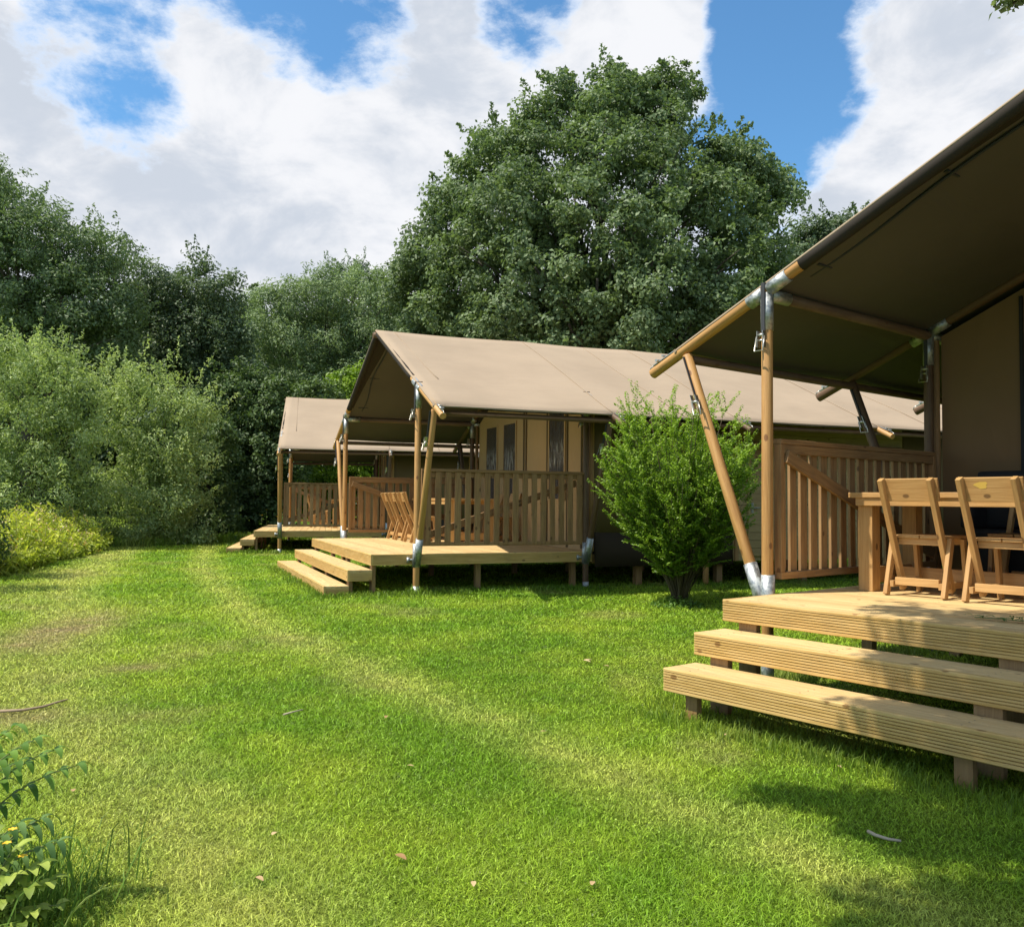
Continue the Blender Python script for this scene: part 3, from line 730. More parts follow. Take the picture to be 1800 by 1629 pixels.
c2=put_chair(3,1.30,1.17,-.02,'chair at the right edge with a yellow patch on its back board',CH)
put_chair(3,1.32,.55,.0,'chair just beyond the right edge of the nearest table',CH)
put_chair(3,2.62,1.50,PI+.05,'chair in shade on the far side of the nearest table, behind the left chair',CH)
put_chair(3,2.60,.98,PI-.04,'chair in shade on the far side of the nearest table, behind the patched chair',CH)
put_chair(2,1.42,1.90,.0,'leftmost sunlit chair on the middle deck',CH)
put_chair(2,1.42,1.32,.02,'sunlit chair second from the left on the middle deck',CH)
put_chair(2,1.40,.62,.0,'sunlit chair half hidden behind the front post on the middle deck',CH)
put_chair(2,2.95,.35,PI+.04,'chair seen through the slats on the tent side of the middle deck table',CH)
put_chair(2,2.95,1.15,PI-.03,'farther chair on the tent side of the middle deck table',CH)
put_chair(1,1.35,1.6,.0,'chair farthest from the railing on the farthest deck',CH)
put_chair(1,1.35,.95,.04,'chair in the middle of the farthest deck, seen through the slats',CH)
put_chair(1,1.35,.25,-.03,'chair closest to the railing on the farthest deck',CH)
# yellow patch on the back board of one chair
q=MB(); pts=[]
for i in range(14):
    a=2*PI*i/14; r=1+.18*math.sin(a*3+1)+.1*math.cos(a*5); pts.append((0,.05+.042*r*math.cos(a),.020+.024*r*math.sin(a)))
c2b=[c for c in c2.children if c.name.startswith('backrest')][0]
def back_pt(yy,q_): # point on the rear face of the leaning back board
    up=Vector((-.24,0,.97)).normalized(); nrm=Vector((-.97,0,-.24)).normalized()
    return Vector((-.175,yy,.760))+up*q_+nrm*.0112
q.poly([back_pt(p[1]*-1+.09 if False else p[1],p[2]+.012) for p in pts]); 
yel=plain('patch_yellow',(.62,.40,.08),.5)[0]
st=q.build('yellow_patch',yel,c2b)

def make_table():
    t=thing('wooden_table','x','table')
    # long axis along local y
    m=MB(); x=0
    for k in range(6): m.box(x,x+.148,0,2.2,.705,.745); x+=.152
    m.build('tabletop',mat_chair,t,.004)
    m=MB(); m.bar((.035,.05,.675),(.035,2.15,.675),.04,.06); m.bar((.87,.05,.675),(.87,2.15,.675),.04,.06); m.build('apron',mat_chair,t,.003)
    for x in (.12,.79):
        for y in (.10,2.10):
            m=MB(); m.bar((x,y,0.002),(x,y,.704),.115,.115,(1,0,0)); m.build('leg',mat_chair,t,.005)
    m=MB(); m.bar((.455,.15,.12),(.455,2.05,.12),.045,.12); 
    for y in (.10,2.10): m.bar((.18,y,.12),(.73,y,.12),.05,.12)
    m.build('stretcher',mat_chair,t,.003)
    return t
GT='timber dining tables on the decks'
tb=make_table(); tb['group']=GT; tb['label']='timber table on the nearest deck with its thick end leg in the sun'
def put_table(o,T,x,y): o.location=tw(T,(x,y,.0)); o.rotation_euler.z=POSE[T][2]
put_table(tb,3,1.30,2.28-2.2)
tb2=dup(tb,(0,0,0),0,'timber table on the middle deck behind the slats',GT); put_table(tb2,2,1.75,-.15)
tb3=dup(tb,(0,0,0),0,'timber table on the farthest deck',GT); put_table(tb3,1,1.75,-.35)

# black covered bench against the wall of the nearest tent
bt=thing('covered_bench','black covered bench in deep shade against the wall of the nearest tent','bench',tw(3,(2.70,0,0)),w3)
m=MB(); m.box(.0,.42,.35,2.05,.0,.46); m.build('seat',mat_black,bt,.03)
m=MB(); m.box(.30,.44,.33,2.07,.461,.95); m.build('backrest',mat_black,bt,.03)
m=MB(); m.box(-.01,.28,1.97,2.08,.461,.66); m.build('armrest',mat_black,bt,.03)
# small white socket box on the deck under the table
sb=MB(); sb.box(-.03,.03,-.03,.03,0,.05); sb.box(-.012,.012,-.012,.012,.0505,.062); o=sb.build('white_box',mat_white,None,.004); o.location=tw(3,(2.55,2.1,.003)); o.rotation_euler.z=w3
tag(o,'small white plastic box on the nearest deck under the table','box')

# ------------------------------------------------------------------ foliage
def leaf_cloud(cent,nrm,size,aspect=.62,fold=.22,tint=None):
    n=len(cent); nrm=nrm/np.linalg.norm(nrm,axis=1,keepdims=True)
    r=rng.normal(size=(n,3)); t=np.cross(nrm,r); t/=np.linalg.norm(t,axis=1,keepdims=True); b=np.cross(nrm,t)
    s=size[:,None]
    V=np.stack([cent-t*s*.5, cent-t*s*.05+b*s*aspect*.5+nrm*s*fold*.5, cent+t*s*.5-nrm*s*.12, cent-t*s*.05-b*s*aspect*.5+nrm*s*fold*.5],1)
    i=np.arange(n)[:,None]*4
    F=np.concatenate([i+np.array([0,1,2]),i+np.array([0,2,3])])
    if tint is None: tint=rng.random(n)
    return V.reshape(-1,3),F,np.repeat(tint,4)
def crown_points(lobes,kc,cr_,nl,seed_up=.55,zs=.75):
    """lobes: list of (center Vector, radius). Leaf clumps on and inside each lobe's shell"""
    Cn=np.array([tuple(c) for c,_ in lobes]); Rn=np.array([r for _,r in lobes])
    P=[];D=[];T=[]
    for k,(c,r) in enumerate(zip(Cn,Rn)):
        lt=rng.normal()*.22
        nc=max(6,int(4*PI*r*r*kc)); u=rng.normal(size=(nc,3)); u/=np.linalg.norm(u,axis=1,keepdims=True)
        rad=r*(1.02-.42*rng.random(nc)**1.6)*(1+.20*rng.normal(size=nc))
        cc=c+u*rad[:,None]*np.array([1,1,.92])
        dd=np.linalg.norm(cc[:,None,:]-Cn[None],axis=2)/Rn[None]; dd[:,k]=9
        ok=dd.min(1)>.58
        cc=cc[ok];u=u[ok];tc_=np.clip(rng.random(len(cc))+lt,0,1)
        m=len(cc); q=cr_*rng.uniform(.55,1.35,m)
        npl=np.maximum(6,(nl*(q/cr_)**2)).astype(int); idx=np.repeat(np.arange(m),npl)
        g=rng.normal(size=(len(idx),3)); g/=np.linalg.norm(g,axis=1,keepdims=True); g*=(rng.random(len(idx))**.5)[:,None]
        p=cc[idx]+g*q[idx][:,None]*np.array([1,1,zs])
        P.append(p); D.append(u[idx]*.5+g*.6+np.array([0,0,seed_up])+.55*rng.normal(size=p.shape)); T.append(np.clip(.25+.45*tc_[idx]+.4*(rng.random(len(idx))-.3),0,1))
    return np.concatenate(P),np.concatenate(D),np.concatenate(T)
def spikes(lobes,n,length,per,spread=.10):
    """leafy shoots that stick out of the outline"""
    P=[];D=[];T=[]
    for _ in range(n):
        c,r=lobes[rng.integers(len(lobes))]; u=rng.normal(size=3); u[2]=abs(u[2])*.8+.25; u/=np.linalg.norm(u)
        l=length*rng.uniform(.4,1.2); s=np.linspace(0,1,per); d=u+np.array([0,0,.5]); d/=np.linalg.norm(d)
        base=np.array(c)+u*r*.95; p=base+d*(s*l)[:,None]+rng.normal(size=(per,3))*spread*(1.15-s)[:,None]
        P.append(p); D.append(rng.normal(size=(per,3))+np.array([0,0,.6])); T.append(np.full(per,rng.random()*.6+.3))
    return np.concatenate(P),np.concatenate(D),np.concatenate(T)
def limb_path(a,b,sag=.15,n=5):
    a=Vector(a);b=Vector(b);o=[]
    for i in range(n+1):
        t=i/n; p=a.lerp(b,t); p.z+=sag*(b-a).length*math.sin(PI*t)*.5; p+=Vector((random.uniform(-1,1),random.uniform(-1,1),0))*.03*(b-a).length*(0<i<n); o.append(p)
    return o
def make_tree(name,label,cat,lobes,base,mat,leaf=.14,kc=3.2,cr_=.40,nl=70,group=None,trunk_r=.3,sp=(0,0,0),aspect=.62,zs=.75,bmat=None,trunk_top=.7,shape=None,nlimb=14):
    """lobes in world space; base (x,y)"""
    bz=float(ground_h(np.array([base[0]]),np.array([base[1]]))[0]); root=thing(name,label,cat,(base[0],base[1],bz),0,group); B=Vector((base[0],base[1],bz))
    P,D,T=crown_points(lobes,kc,cr_,nl,zs=zs)
    if sp[0]:
        a,b,c=spikes(lobes,*sp); P=np.concatenate([P,a]);D=np.concatenate([D,b]);T=np.concatenate([T,c])
    ok=P[:,2]>bz+.02; P,D,T=P[ok],D[ok],T[ok]
    V,F,tt=leaf_cloud(P-np.array(B),D,leaf*rng.uniform(.65,1.3,len(P)),aspect,tint=T)
    np_mesh('crown',V,F,mat,{'tint':('FLOAT',tt)},parent=root)
    m=MB(); zt_=max(c[2] for c,_ in lobes)-bz; cx=np.mean([c[0] for c,_ in lobes])-B.x; cy=np.mean([c[1] for c,_ in lobes])-B.y
    top=Vector((cx*.6,cy*.6,zt_*trunk_top)); path=limb_path((0,0,-.1),top,0,6)
    m.path(path,[trunk_r*(1.25 if i==0 else 1)*(1-.75*i/6) for i in range(7)],12,True,.05)
    for c,r in sorted(lobes,key=lambda q:-q[1])[:nlimb]:
        t=min(max((c[2]-bz)*.55/max(top.z,.01),.15),.95); k=min(int(t*6),5); s=path[k].lerp(path[k+1],t*6-k) if k<6 else path[-1]
        e=Vector(c)-B; rr=trunk_r*(1-.75*t)*.5
        lp=limb_path(s,e,.12,5); m.path(lp,[rr*(1-.8*i/5) for i in range(6)],7)
        for _ in range(4):
            u=Vector((random.gauss(0,1),random.gauss(0,1),random.gauss(.3,1))).normalized(); a=lp[random.choice((2,3,4))]
            m.path(limb_path(a,e+u*r*.9,.1,3),[rr*.35,rr*.25,rr*.15,rr*.06],5)
    m.build('trunk',bmat or mat_bark,root)
    return root
def px_lobes(lst,Y,thick=1.0,extra_back=True):
    out=[]
    for q in lst:
        px,py,r=q[:3]; d=q[3] if len(q)>3 else 0.0
        out.append((at(px,py,Y+d),r/F_PX*(Y+d)))
        if extra_back: out.append((at(px+random.uniform(-20,20),py+random.uniform(0,20),Y+d+r/F_PX*Y*1.3*thick),r/F_PX*(Y+d)*.95))
    return out
GT_='trees standing behind the tents'
# the big oak
oak=[(1082,138,30,1),(1075,170,36,0),(1190,150,32,.6),(1370,330,40,.5),(1150,160,42,0),(1000,165,38,.5),(1060,190,45,-1),(950,210,40,.5),(1150,230,58,-1),(1180,190,30,.5),(1050,260,70,-2),(930,270,62,-.5),(855,250,26,1.5),(850,310,48,.5),
     (1150,310,70,-2.5),(1010,350,75,-3),(1250,280,52,0),(1310,290,48,.5),(1240,350,65,-2),(1345,345,48,.5),(900,370,75,-2.5),(800,350,42,1),(790,400,48,0),(1120,400,75,-3.5),(1310,400,62,-1),
     (760,450,58,0),(840,460,72,-2),(940,470,75,-3.5),(1050,490,78,-4),(1160,490,78,-4),(1270,480,70,-2.5),(1340,450,45,0),(730,520,55,.5),(800,550,62,-1.5),(900,560,70,-3),(1000,570,70,-3.8),(1110,575,72,-4),(1220,565,70,-3),
     (1310,550,60,-1),(750,590,50,0),(850,620,60,-2),(960,640,60,-3),(1090,640,60,-3),(1200,640,60,-2.5),(1300,620,60,-1),(1370,560,50,1),(1370,500,40,1)]
ol=px_lobes(oak,30)
o_c=at(1050,300,30)
make_tree('oak_tree','very large round oak towering behind the middle tent','tree',ol,(o_c.x,30.5),mat_oak,.150,1.75,.47,96,GT_,.5,(300,.75,50,.14),.66,nlimb=26)
# tall tree at the left edge
make_tree('broadleaf_tree','tall dark green tree at the left edge, its top sloping down to the right','tree',
  px_lobes([(-70,350,110),(0,375,72),(60,410,68),(120,440,62),(170,450,48),(205,440,36,1),(-60,470,100),(30,490,85),(110,520,75),(185,520,60),(60,580,80),(150,600,75),(-40,600,95),(215,570,45)],27),
  (at(20,900,27.5).x,28.2),mat_tall,.125,2.4,.42,84,GT_,.35,(60,1.0,40,.14),.45)
make_tree('alder_tree','dark alder with a bumpy top between the tall left tree and the paler willow','tree',
  px_lobes([(250,510,52),(300,505,50),(345,500,48),(390,520,42),(270,580,62),(345,580,60),(405,590,42),(310,660,65),(390,670,55),(240,650,55),(430,640,30),(350,740,60),(430,740,50)],31),
  (at(330,900,32).x,32.5),mat_alder,.125,2.3,.42,80,GT_,.25,(50,1.0,40,.12),.6)
make_tree('willow_tree','pale grey-green willow between the dark alder and the oak','tree',
  px_lobes([(465,545,48),(520,530,48),(570,520,50),(625,520,52),(680,530,58),(450,600,45),(510,600,55),(580,590,58),(650,600,60),(710,590,50),(480,660,48),(550,670,55),(620,670,55),(690,670,50)],37),
  (at(570,900,38).x,38.5),mat_willow,.14,2.2,.46,84,GT_,.3,(40,1.0,36,.15),.35)
make_tree('birch_tree','thin drooping birch top rising behind the pale willow','tree',
  px_lobes([(585,480,16),(600,500,20),(625,480,13),(640,475,12),(630,500,18),(570,500,14)],44),
  (at(600,900,45).x,45.5),mat_birch,.16,5,.30,40,GT_,.16,(26,.9,24,.08),.35,1.6)
make_tree('small_oak_tree','smaller tree between the big oak and the nearest tent roof','tree',
  px_lobes([(1405,420,32),(1440,415,34),(1485,405,30),(1500,440,45),(1430,470,48),(1550,450,60),(1400,520,55)],38),
  (at(1450,900,39).x,39.5),mat_alder,.17,2.8,.42,50,GT_,.2,(30,.9,36,.12),.6)
GS='shrubs along the left side of the lawn'
make_tree('willow_shrub','pale green rounded shrub at the left edge of the lawn','shrub',
  px_lobes([(-70,660,85),(5,650,58),(60,632,36),(105,655,38),(145,690,40),(-60,790,100),(30,750,72),(110,770,60),(150,760,34),(40,860,80),(125,870,55),(-50,900,90),(10,930,60),(90,940,45)],21.3,.7),
  (at(50,950,22).x,22.4),mat_shrub,.10,3.6,.30,64,GS,.09,(170,.95,44,.10),.36)
make_tree('willow_shrub','wide mid green shrub with feathery shoots, right of the pale shrub','shrub',
  px_lobes([(212,700,26),(245,672,34),(300,690,40),(338,735,30),(232,760,46),(292,780,58),(340,800,34),(225,850,52),(285,870,62),(335,880,40),(225,920,44),(290,935,42),(345,935,32),(250,955,36),(200,945,26),(310,950,34)],23.4,.7),
  (at(260,950,24.4).x,24.8),mat_shrub,.10,3.6,.30,64,GS,.09,(170,1.0,44,.10),.36)
make_tree('bindweed_shrub','dark leafy shrub with white blossoms cut by the left edge, behind the lawn shade','shrub',
  px_lobes([(-45,915,42),(-75,880,60),(-110,790,70),(-150,700,80),(-18,960,30),(-100,900,70),(-170,800,80),(-60,970,45)],13.3,.8,False)+px_lobes([(-150,840,60),(-130,760,50),(-190,900,80)],11.4,.8,False),
  (at(-90,950,13.4).x,13.4),mat_hedge,.075,9,.17,46,GS,.06,(30,.4,24,.06),.4)
make_tree('dark_shrub','dark leafy shrub left of the farthest tent','shrub',
  px_lobes([(410,690,42),(450,680,40),(490,720,48),(400,760,48),(455,780,55),(520,740,45),(400,840,55),(460,850,55),(510,800,48),(420,910,45),(475,910,40),(380,900,40),(550,700,40)],29,.8),
  (at(450,950,30).x,30.5),mat_hedge,.13,4.2,.32,60,GS,.12,(50,.7,36,.09),.6)
make_tree('dark_shrub','low dark undergrowth between the feathery shrub and the dark leafy shrub','shrub',
  px_lobes([(360,850,45),(360,910,42),(390,930,30),(330,900,50),(370,780,45)],26,.8),
  (at(365,950,27).x,27.3),mat_hedge,.12,4.6,.30,56,GS,.1,(30,.5,30,.08),.6)
make_tree('green_shrub','bright green shrub behind the gable of the middle tent','shrub',
  px_lobes([(625,670,34),(600,700,40),(650,720,45),(580,760,45),(640,790,50),(700,760,50),(560,820,40),(620,850,45),(690,830,48),(760,800,50),(540,860,40),(830,820,45)],33,.8),
  (at(640,950,34).x,34.5),mat_bush,.13,4.0,.32,56,GS,.12,(30,.6,30,.09),.6)
# far woodland closing the view low down
xs_=[];ws_=[]
for k in range(70):
    px=-500+k*45; yy=48+random.uniform(-4,6)+(8 if px>1100 else 0); top=random.uniform(560,640) if px<1500 else random.uniform(560,640)
    for h in range(4):
        ws_.append((at(px+random.uniform(-20,20),top+h*75,yy),75/F_PX*yy))
P,D,T=crown_points(ws_,.75,.75,46)
V,F,tt=leaf_cloud(P,D,.34*rng.uniform(.65,1.3,len(P)),.6,tint=T)
wl=np_mesh('woodland',V,F,mat_alder,{'tint':('FLOAT',tt)}); tag(wl,kind='stuff')

# ---- the small bush in front of the middle tent
def make_bush():
    bx,by=2.07,10.86; bz=float(ground_h(np.array([bx]),np.array([by]))[0]); B=Vector((bx,by,bz))
    root=thing('garden_bush','bright green vase-shaped bush on the lawn in front of the middle tent','bush',B)
    m=MB(); P=[];D=[];T=[];S=[]
    for k in range(225):
        a=random.uniform(0,2*PI); r0=random.uniform(0,.07); base=Vector((r0*math.cos(a),r0*math.sin(a),0))
        el=random.random()**.75
        # end on a rounded envelope, widest at two thirds of the height
        zt_=.66+1.66*el; hw=.97*math.sin(PI*min(max((zt_-.46)/2.16,0),1))**.60; rr=hw*(random.uniform(.80,1.05) if k%3 else random.uniform(.2,.8)); a2=a+random.uniform(-.5,.5)
        if zt_>1.9: zt_+=random.uniform(-.05,.24)
        end=Vector((rr*math.cos(a2),rr*math.sin(a2),zt_)); mid=Vector((end.x*.22,end.y*.22,end.z*.42))+base*.5
        pts=[base*(1-t)**2+mid*2*t*(1-t)+end*t*t for t in [i/6 for i in range(7)]]
        m.path(pts,[(.016 if k%5==0 else .006)*(1-.85*i/6) for i in range(7)],5)
        # side shoots with paired leaves
        for j in range(17):
            t=random.uniform(.46,1) if j else 1.0
            q=base*(1-t)**2+mid*2*t*(1-t)+end*t*t; d=(end-mid).normalized()+Vector((random.gauss(0,.75),random.gauss(0,.75),random.gauss(.35,.45))); d.normalize()
            l=random.uniform(.10,.34); np_=max(4,int(l/.020))
            for i in range(np_):
                p=q+d*l*i/np_; sdv=d.cross(Vector((random.gauss(0,.4),random.gauss(0,.4),1))).normalized()
                for s in (-1,1):
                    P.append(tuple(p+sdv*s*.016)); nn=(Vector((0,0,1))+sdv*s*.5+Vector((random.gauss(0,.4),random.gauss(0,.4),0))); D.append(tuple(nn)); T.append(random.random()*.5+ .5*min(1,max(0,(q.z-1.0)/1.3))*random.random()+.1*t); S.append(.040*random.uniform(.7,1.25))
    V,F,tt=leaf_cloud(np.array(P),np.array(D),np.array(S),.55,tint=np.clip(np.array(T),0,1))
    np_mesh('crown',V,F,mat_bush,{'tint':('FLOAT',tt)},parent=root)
    for k in range(9):
        a=2*PI*k/9; m.path([(.045*math.cos(a),.045*math.sin(a),-.03),(.08*math.cos(a),.08*math.sin(a),.35),(.20*math.cos(a+.2),.20*math.sin(a+.2),.85)],[.030,.022,.014],7)
    m.build('stem',mat_stem,root)
    # sprigs and weeds round the foot
    n=900; a=rng.uniform(0,2*PI,n); r=.34*rng.random(n)**.5; P=np.stack([bx-.05+r*np.cos(a),by-.08+r*np.sin(a),bz+rng.random(n)*.14*(1-r/.40)],1)
    V,F,tt=leaf_cloud(P,rng.normal(size=(n,3))+np.array([0,0,1]),np.full(n,.04)*rng.uniform(.6,1.3,n),.6)
    w=np_mesh('weed_tuft',V,F,mat_weed,{'tint':('FLOAT',tt)}); tag(w,'low weeds round the foot of the vase-shaped bush','weeds')
make_bush()

# ---- overhanging tree behind the photographer: its crown dapples the near steps, one twig hangs into view
def make_overhang():
    sh=lambda x,y,h: (Vector((x-h/math.tan(SUN_EL)*math.cos(SUN_AZ), y-h/math.tan(SUN_EL)*math.sin(SUN_AZ), h)))
    lob=[]
    # where its shade lies on the lawn (x, y), the height of the branch, its size
    for x,y,h,r in ((2.25,4.62,5.4,.28),(2.48,4.36,5.5,.28),(2.72,4.62,5.7,.28),(2.6,5.02,5.7,.24),(2.98,4.9,6.0,.32),(3.15,5.42,6.2,.28),(2.72,5.62,6.1,.13),(3.45,5.2,6.3,.35),(3.0,4.3,6.2,.42),(3.4,4.6,6.4,.4),(2.95,5.75,6.2,.12),
                    (1.42,4.22,5.0,.15),(1.62,4.14,5.1,.20),(1.80,3.92,5.2,.23),(2.04,4.05,5.4,.28),(1.84,3.66,5.2,.20),(2.14,3.74,5.6,.27),(2.45,3.85,5.8,.34),(1.62,3.78,5.0,.13),(1.66,3.55,5.1,.10),
                    (1.30,3.02,5.0,.17),(1.53,3.12,5.1,.20),(1.80,3.10,5.3,.24),(1.98,3.30,5.4,.14),(1.6,2.80,5.4,.25),(1.25,2.75,5.2,.2),(2.15,3.1,5.7,.35),(2.5,3.4,5.9,.3),(1.4,2.3,5.8,.4),
                    (1.4,1.8,6,.6),(3.2,2.6,6.8,.8),(3.2,1.8,7,1.0),(4.6,2.6,7.4,1.0),(2.3,.8,7.4,1.1),(4.2,.9,8,1.1),(4.2,4.0,7,.7)):
        lob.append((sh(x,y,h),r))
    base=(-3.2,-3.0)
    root=make_tree('overhanging_oak_tree','oak branch tip hanging in at the top right corner','tree',lob,base,mat_oak,.09,30,.15,20,None,.28,(60,.6,24,.10),.6,nlimb=15)
    return root
oh=make_overhang()
B=Vector(oh.location)
tip=at(1782,8,5.2); P=[];D=[]
for k in range(150):
    u=Vector((random.gauss(0,.04),random.gauss(0,.06),random.gauss(.04,.035))); P.append(tuple(tip+u-B)); D.append((random.gauss(0,1),random.gauss(0,1),1))
V,F,tt=leaf_cloud(np.array(P),np.array(D),np.full(len(P),.055)*rng.uniform(.7,1.3,len(P)),.6)
np_mesh('twig_leaves',V,F,mat_oak,{'tint':('FLOAT',tt)},parent=oh)
m=MB(); src=Vector((-.6,1.8,7.2)); m.path([src-B,(src.lerp(tip,.5)+Vector((0,0,1.0)))-B,tip+Vector((0,0,.35))-B,tip-B],[.05,.03,.012,.004],7); m.path([(-1.8-B.x,-1.2-B.y,5.0-B.z),(-1.2-B.x,.4-B.y,6.6-B.z),src-B],[.09,.07,.05],8); m.build('limb',mat_bark,oh)

# ---- yellow-green herb bed at the left
def herb_bed():
    """rank yellow-green balsam, willowherb and bindweed on the bank"""
    P=[];D=[];T=[];S=[];FP=[]; m=MB()
    for k in range(1500):
        t=random.random(); y=12.6+t*8.6; edge=-7.55-.235*(y-12.6); x=edge-abs(random.gauss(0,1.3))-.05
        cl=float(fbm(np.array([x*1.3]),np.array([y*1.3]),91,3)[0]); h=(.22+.95*cl)*random.uniform(.55,1.2); h*=min(1,.5+(edge-x)*.7)
        z=float(np.interp(y,[12,16,21],[.165,.15,.125])); lx,ly=random.gauss(0,.12),random.gauss(0,.12); kind=random.random(); tone=random.uniform(0,.55)+.35*cl
        if k%3==0: m.path([(x,y,z),(x+lx*.4,y+ly*.4,z+h*.5),(x+lx,y+ly,z+h)],[.008,.006,.003],4)
        for i in range(24):
            s=random.random()**.8; P.append((x+lx*s+random.gauss(0,.06),y+ly*s+random.gauss(0,.06),z+h*s)); D.append((random.gauss(0,.9),random.gauss(0,.9),.8)); T.append(min(1,tone*(.5+.7*s)+.25*random.random())); S.append((.19 if kind<.5 else .11)*random.uniform(.5,1.3)*(1.2-.5*s))
        if kind>.80:
            for i in range(5): FP.append((x+lx+random.gauss(0,.04),y+ly+random.gauss(0,.04),z+h+random.uniform(-.10,.05)))
    V,F,tt=leaf_cloud(np.array(P),np.array(D),np.array(S),.27,tint=np.array(T))
    o=np_mesh('herb_bed',V,F,mat_herb,{'tint':('FLOAT',tt)}); tag(o,kind='stuff')
    o=m.build('herb_stems',mat_weed_stem0); tag(o,kind='stuff')
    FP=np.array(FP); V,F,tt=leaf_cloud(FP,rng.normal(size=FP.shape),np.full(len(FP),.055),.7); o=np_mesh('herb_blossom',V,F,mat_blossom,{'tint':('FLOAT',tt)}); tag(o,kind='stuff')
mat_weed_stem0=plain('weed_stem',(.22,.20,.06),.6)[0]
mat_blossom=leaf_mat('blossom',(.62,.42,.06),(.62,.50,.42),.2,.6)
herb_bed()
# longer uncut grass under and along the decks, at the hedge foot and round posts
def fringe():
    X=[];Y=[];H=[]
    def strip(T,a,b,n,wd,h):
        t=rng.random(n); 
        for i in range(n):
            l=(a[0]+(b[0]-a[0])*t[i]+rng.normal()*wd,a[1]+(b[1]-a[1])*t[i]+rng.normal()*wd,0); p=tw(T,l); X.append(p.x);Y.append(p.y);H.append(h*rng.uniform(.35,1.1))
    strip(3,(-.66,2.5),(-.60,-2.4),5200,.09,.105); strip(3,(-.3,2.4),(-.2,-2.4),2500,.15,.09); strip(3,(-.6,2.55),(2.9,2.60),2600,.12,.12)
    strip(2,(-.62,2.4),(-.6,-2.5),1800,.10,.10); strip(2,(-.6,-2.5),(3.2,-2.62),3600,.14,.10); strip(2,(.59,-2.52),(.59,-2.50),260,.07,.16); strip(2,(3.2,-2.5),(9,-2.5),2200,.2,.09)
    strip(1,(-.6,2.4),(-.6,-2.5),900,.12,.10); strip(1,(-.6,-2.5),(3.2,-2.6),1800,.16,.13)
    # foot of the hedge
    for i in range(9000):
        t=rng.random(); x=-12+t*10; y=22.2+max(0,(x+9.3))*1.2+abs(rng.normal())*1.0; X.append(x);Y.append(y);H.append(.30*rng.uniform(.3,1.1))
    for i in range(500):
        a=rng.uniform(0,2*PI); r=.25*rng.random(); X.append(2.07+r*math.cos(a));Y.append(10.86+r*math.sin(a));H.append(.12)
    X=np.array(X);Y=np.array(Y);H=np.array(H); c=lawn_rgb(X,Y,rng.random(len(X))); c=c*.5+np.array([.075,.15,.02])*.5
    blades('long_grass',X,Y,H,np.maximum(.0045,.0009*np.hypot(X,Y)),c,.55)
fringe()

# ---- foreground plants at the lower left
def big_leaf(m,p,d,l,w,droop=.5):
    """a pointed leaf with a midrib fold, bending down"""
    p=Vector(p);d=Vector(d).normalized(); sd2=d.cross(Vector((0,0,1))).normalized(); rows=[]
    n=6; pos=p.copy(); dd=d.copy()
    for i in range(n+1):
        t=i/n; ww_=w*math.sin(PI*min(t*.92+.06,1))**.8*(1-.25*t)*.5
        rows.append((pos+sd2*ww_+Vector((0,0,.25*ww_)),pos.copy(),pos-sd2*ww_+Vector((0,0,.25*ww_)))); pos=pos+dd*l/n; dd=(dd+Vector((0,0,-droop/n*2))).normalized()
    vs=[v for r in rows for v in r]; fs=[]
    for i in range(n):
        for j in (0,1): k=i*3+j; fs.append((k,k+3,k+4,k+1))
    m._add(vs,[tuple(v) for v in vs],fs,True)
def leafmesh(m,name,mat,parent,label=None):
    o=m.build(name,mat,parent); nv=len(o.data.vertices); a=o.data.attributes.new('tint','FLOAT','POINT'); t=np.repeat(rng.random(nv//21+1),21)[:nv] if nv>=21 else np.full(nv,.5); a.data.foreach_set('value',t.astype(np.float32)); return o
def fg_plant(name,label,base,stems,leaf_l,leaf_w,mat,droop,npl=9):
    z=float(ground_h(np.array([base[0]]),np.array([base[1]]))[0]); B=Vector((base[0],base[1],z)); root=thing(name,label,'plant',B); m=MB(); s=MB()
    for e,n in stems:
        e=Vector(e)-B; mid=Vector((e.x*.35,e.y*.35,e.z*.85)); pts=[mid*2*t*(1-t)+e*t*t for t in [i/8 for i in range(9)]]
        s.path(pts,[.005*(1-.7*i/8) for i in range(9)],6)
        for i in range(n):
            t=.35+.65*i/(n-1); q=mid*2*t*(1-t)+e*t*t; d=(e-mid).normalized(); a=random.uniform(0,2*PI)
            for sg in (-1,1):
                sdv=d.cross(Vector((0,0,1))).normalized()*sg; big_leaf(m,q,sdv*.7+d*.8+Vector((0,0,.35+random.uniform(-.2,.2))),leaf_l*random.uniform(.7,1.2),leaf_w,droop)
    s.build('stem',mat_weed_stem,root); leafmesh(m,'leaves',mat,root); return root
mat_weed_stem=plain('green_stem',(.14,.17,.05),.6)[0]
mat_weed2=leaf_mat('yellow_green_leaves',(.13,.20,.03),(.42,.50,.10),.3,.45)
mat_blue_leaf=leaf_mat('blue_green_leaves',(.05,.12,.03),(.16,.27,.08),.3,.4)
fg_plant('leafy_plant','green plant with drooping pointed leaves leaning in at the left edge',(-1.98,3.05),
  [(at(135,1345,3.1),8),(at(60,1300,3.05),8),(at(95,1318,3.08),8),(at(30,1340,3.0),7),(at(20,1280,3.15),7),(at(-10,1330,3.1),7)],.085,.030,mat_weed,1.1)
fg_plant('leafy_plant','blue-green leaved plant low in the lower left corner',(-1.78,2.95),
  [(at(100,1480,2.95),7),(at(70,1440,3.0),6),(at(30,1450,2.95),6)],.10,.026,mat_blue_leaf,1.3)
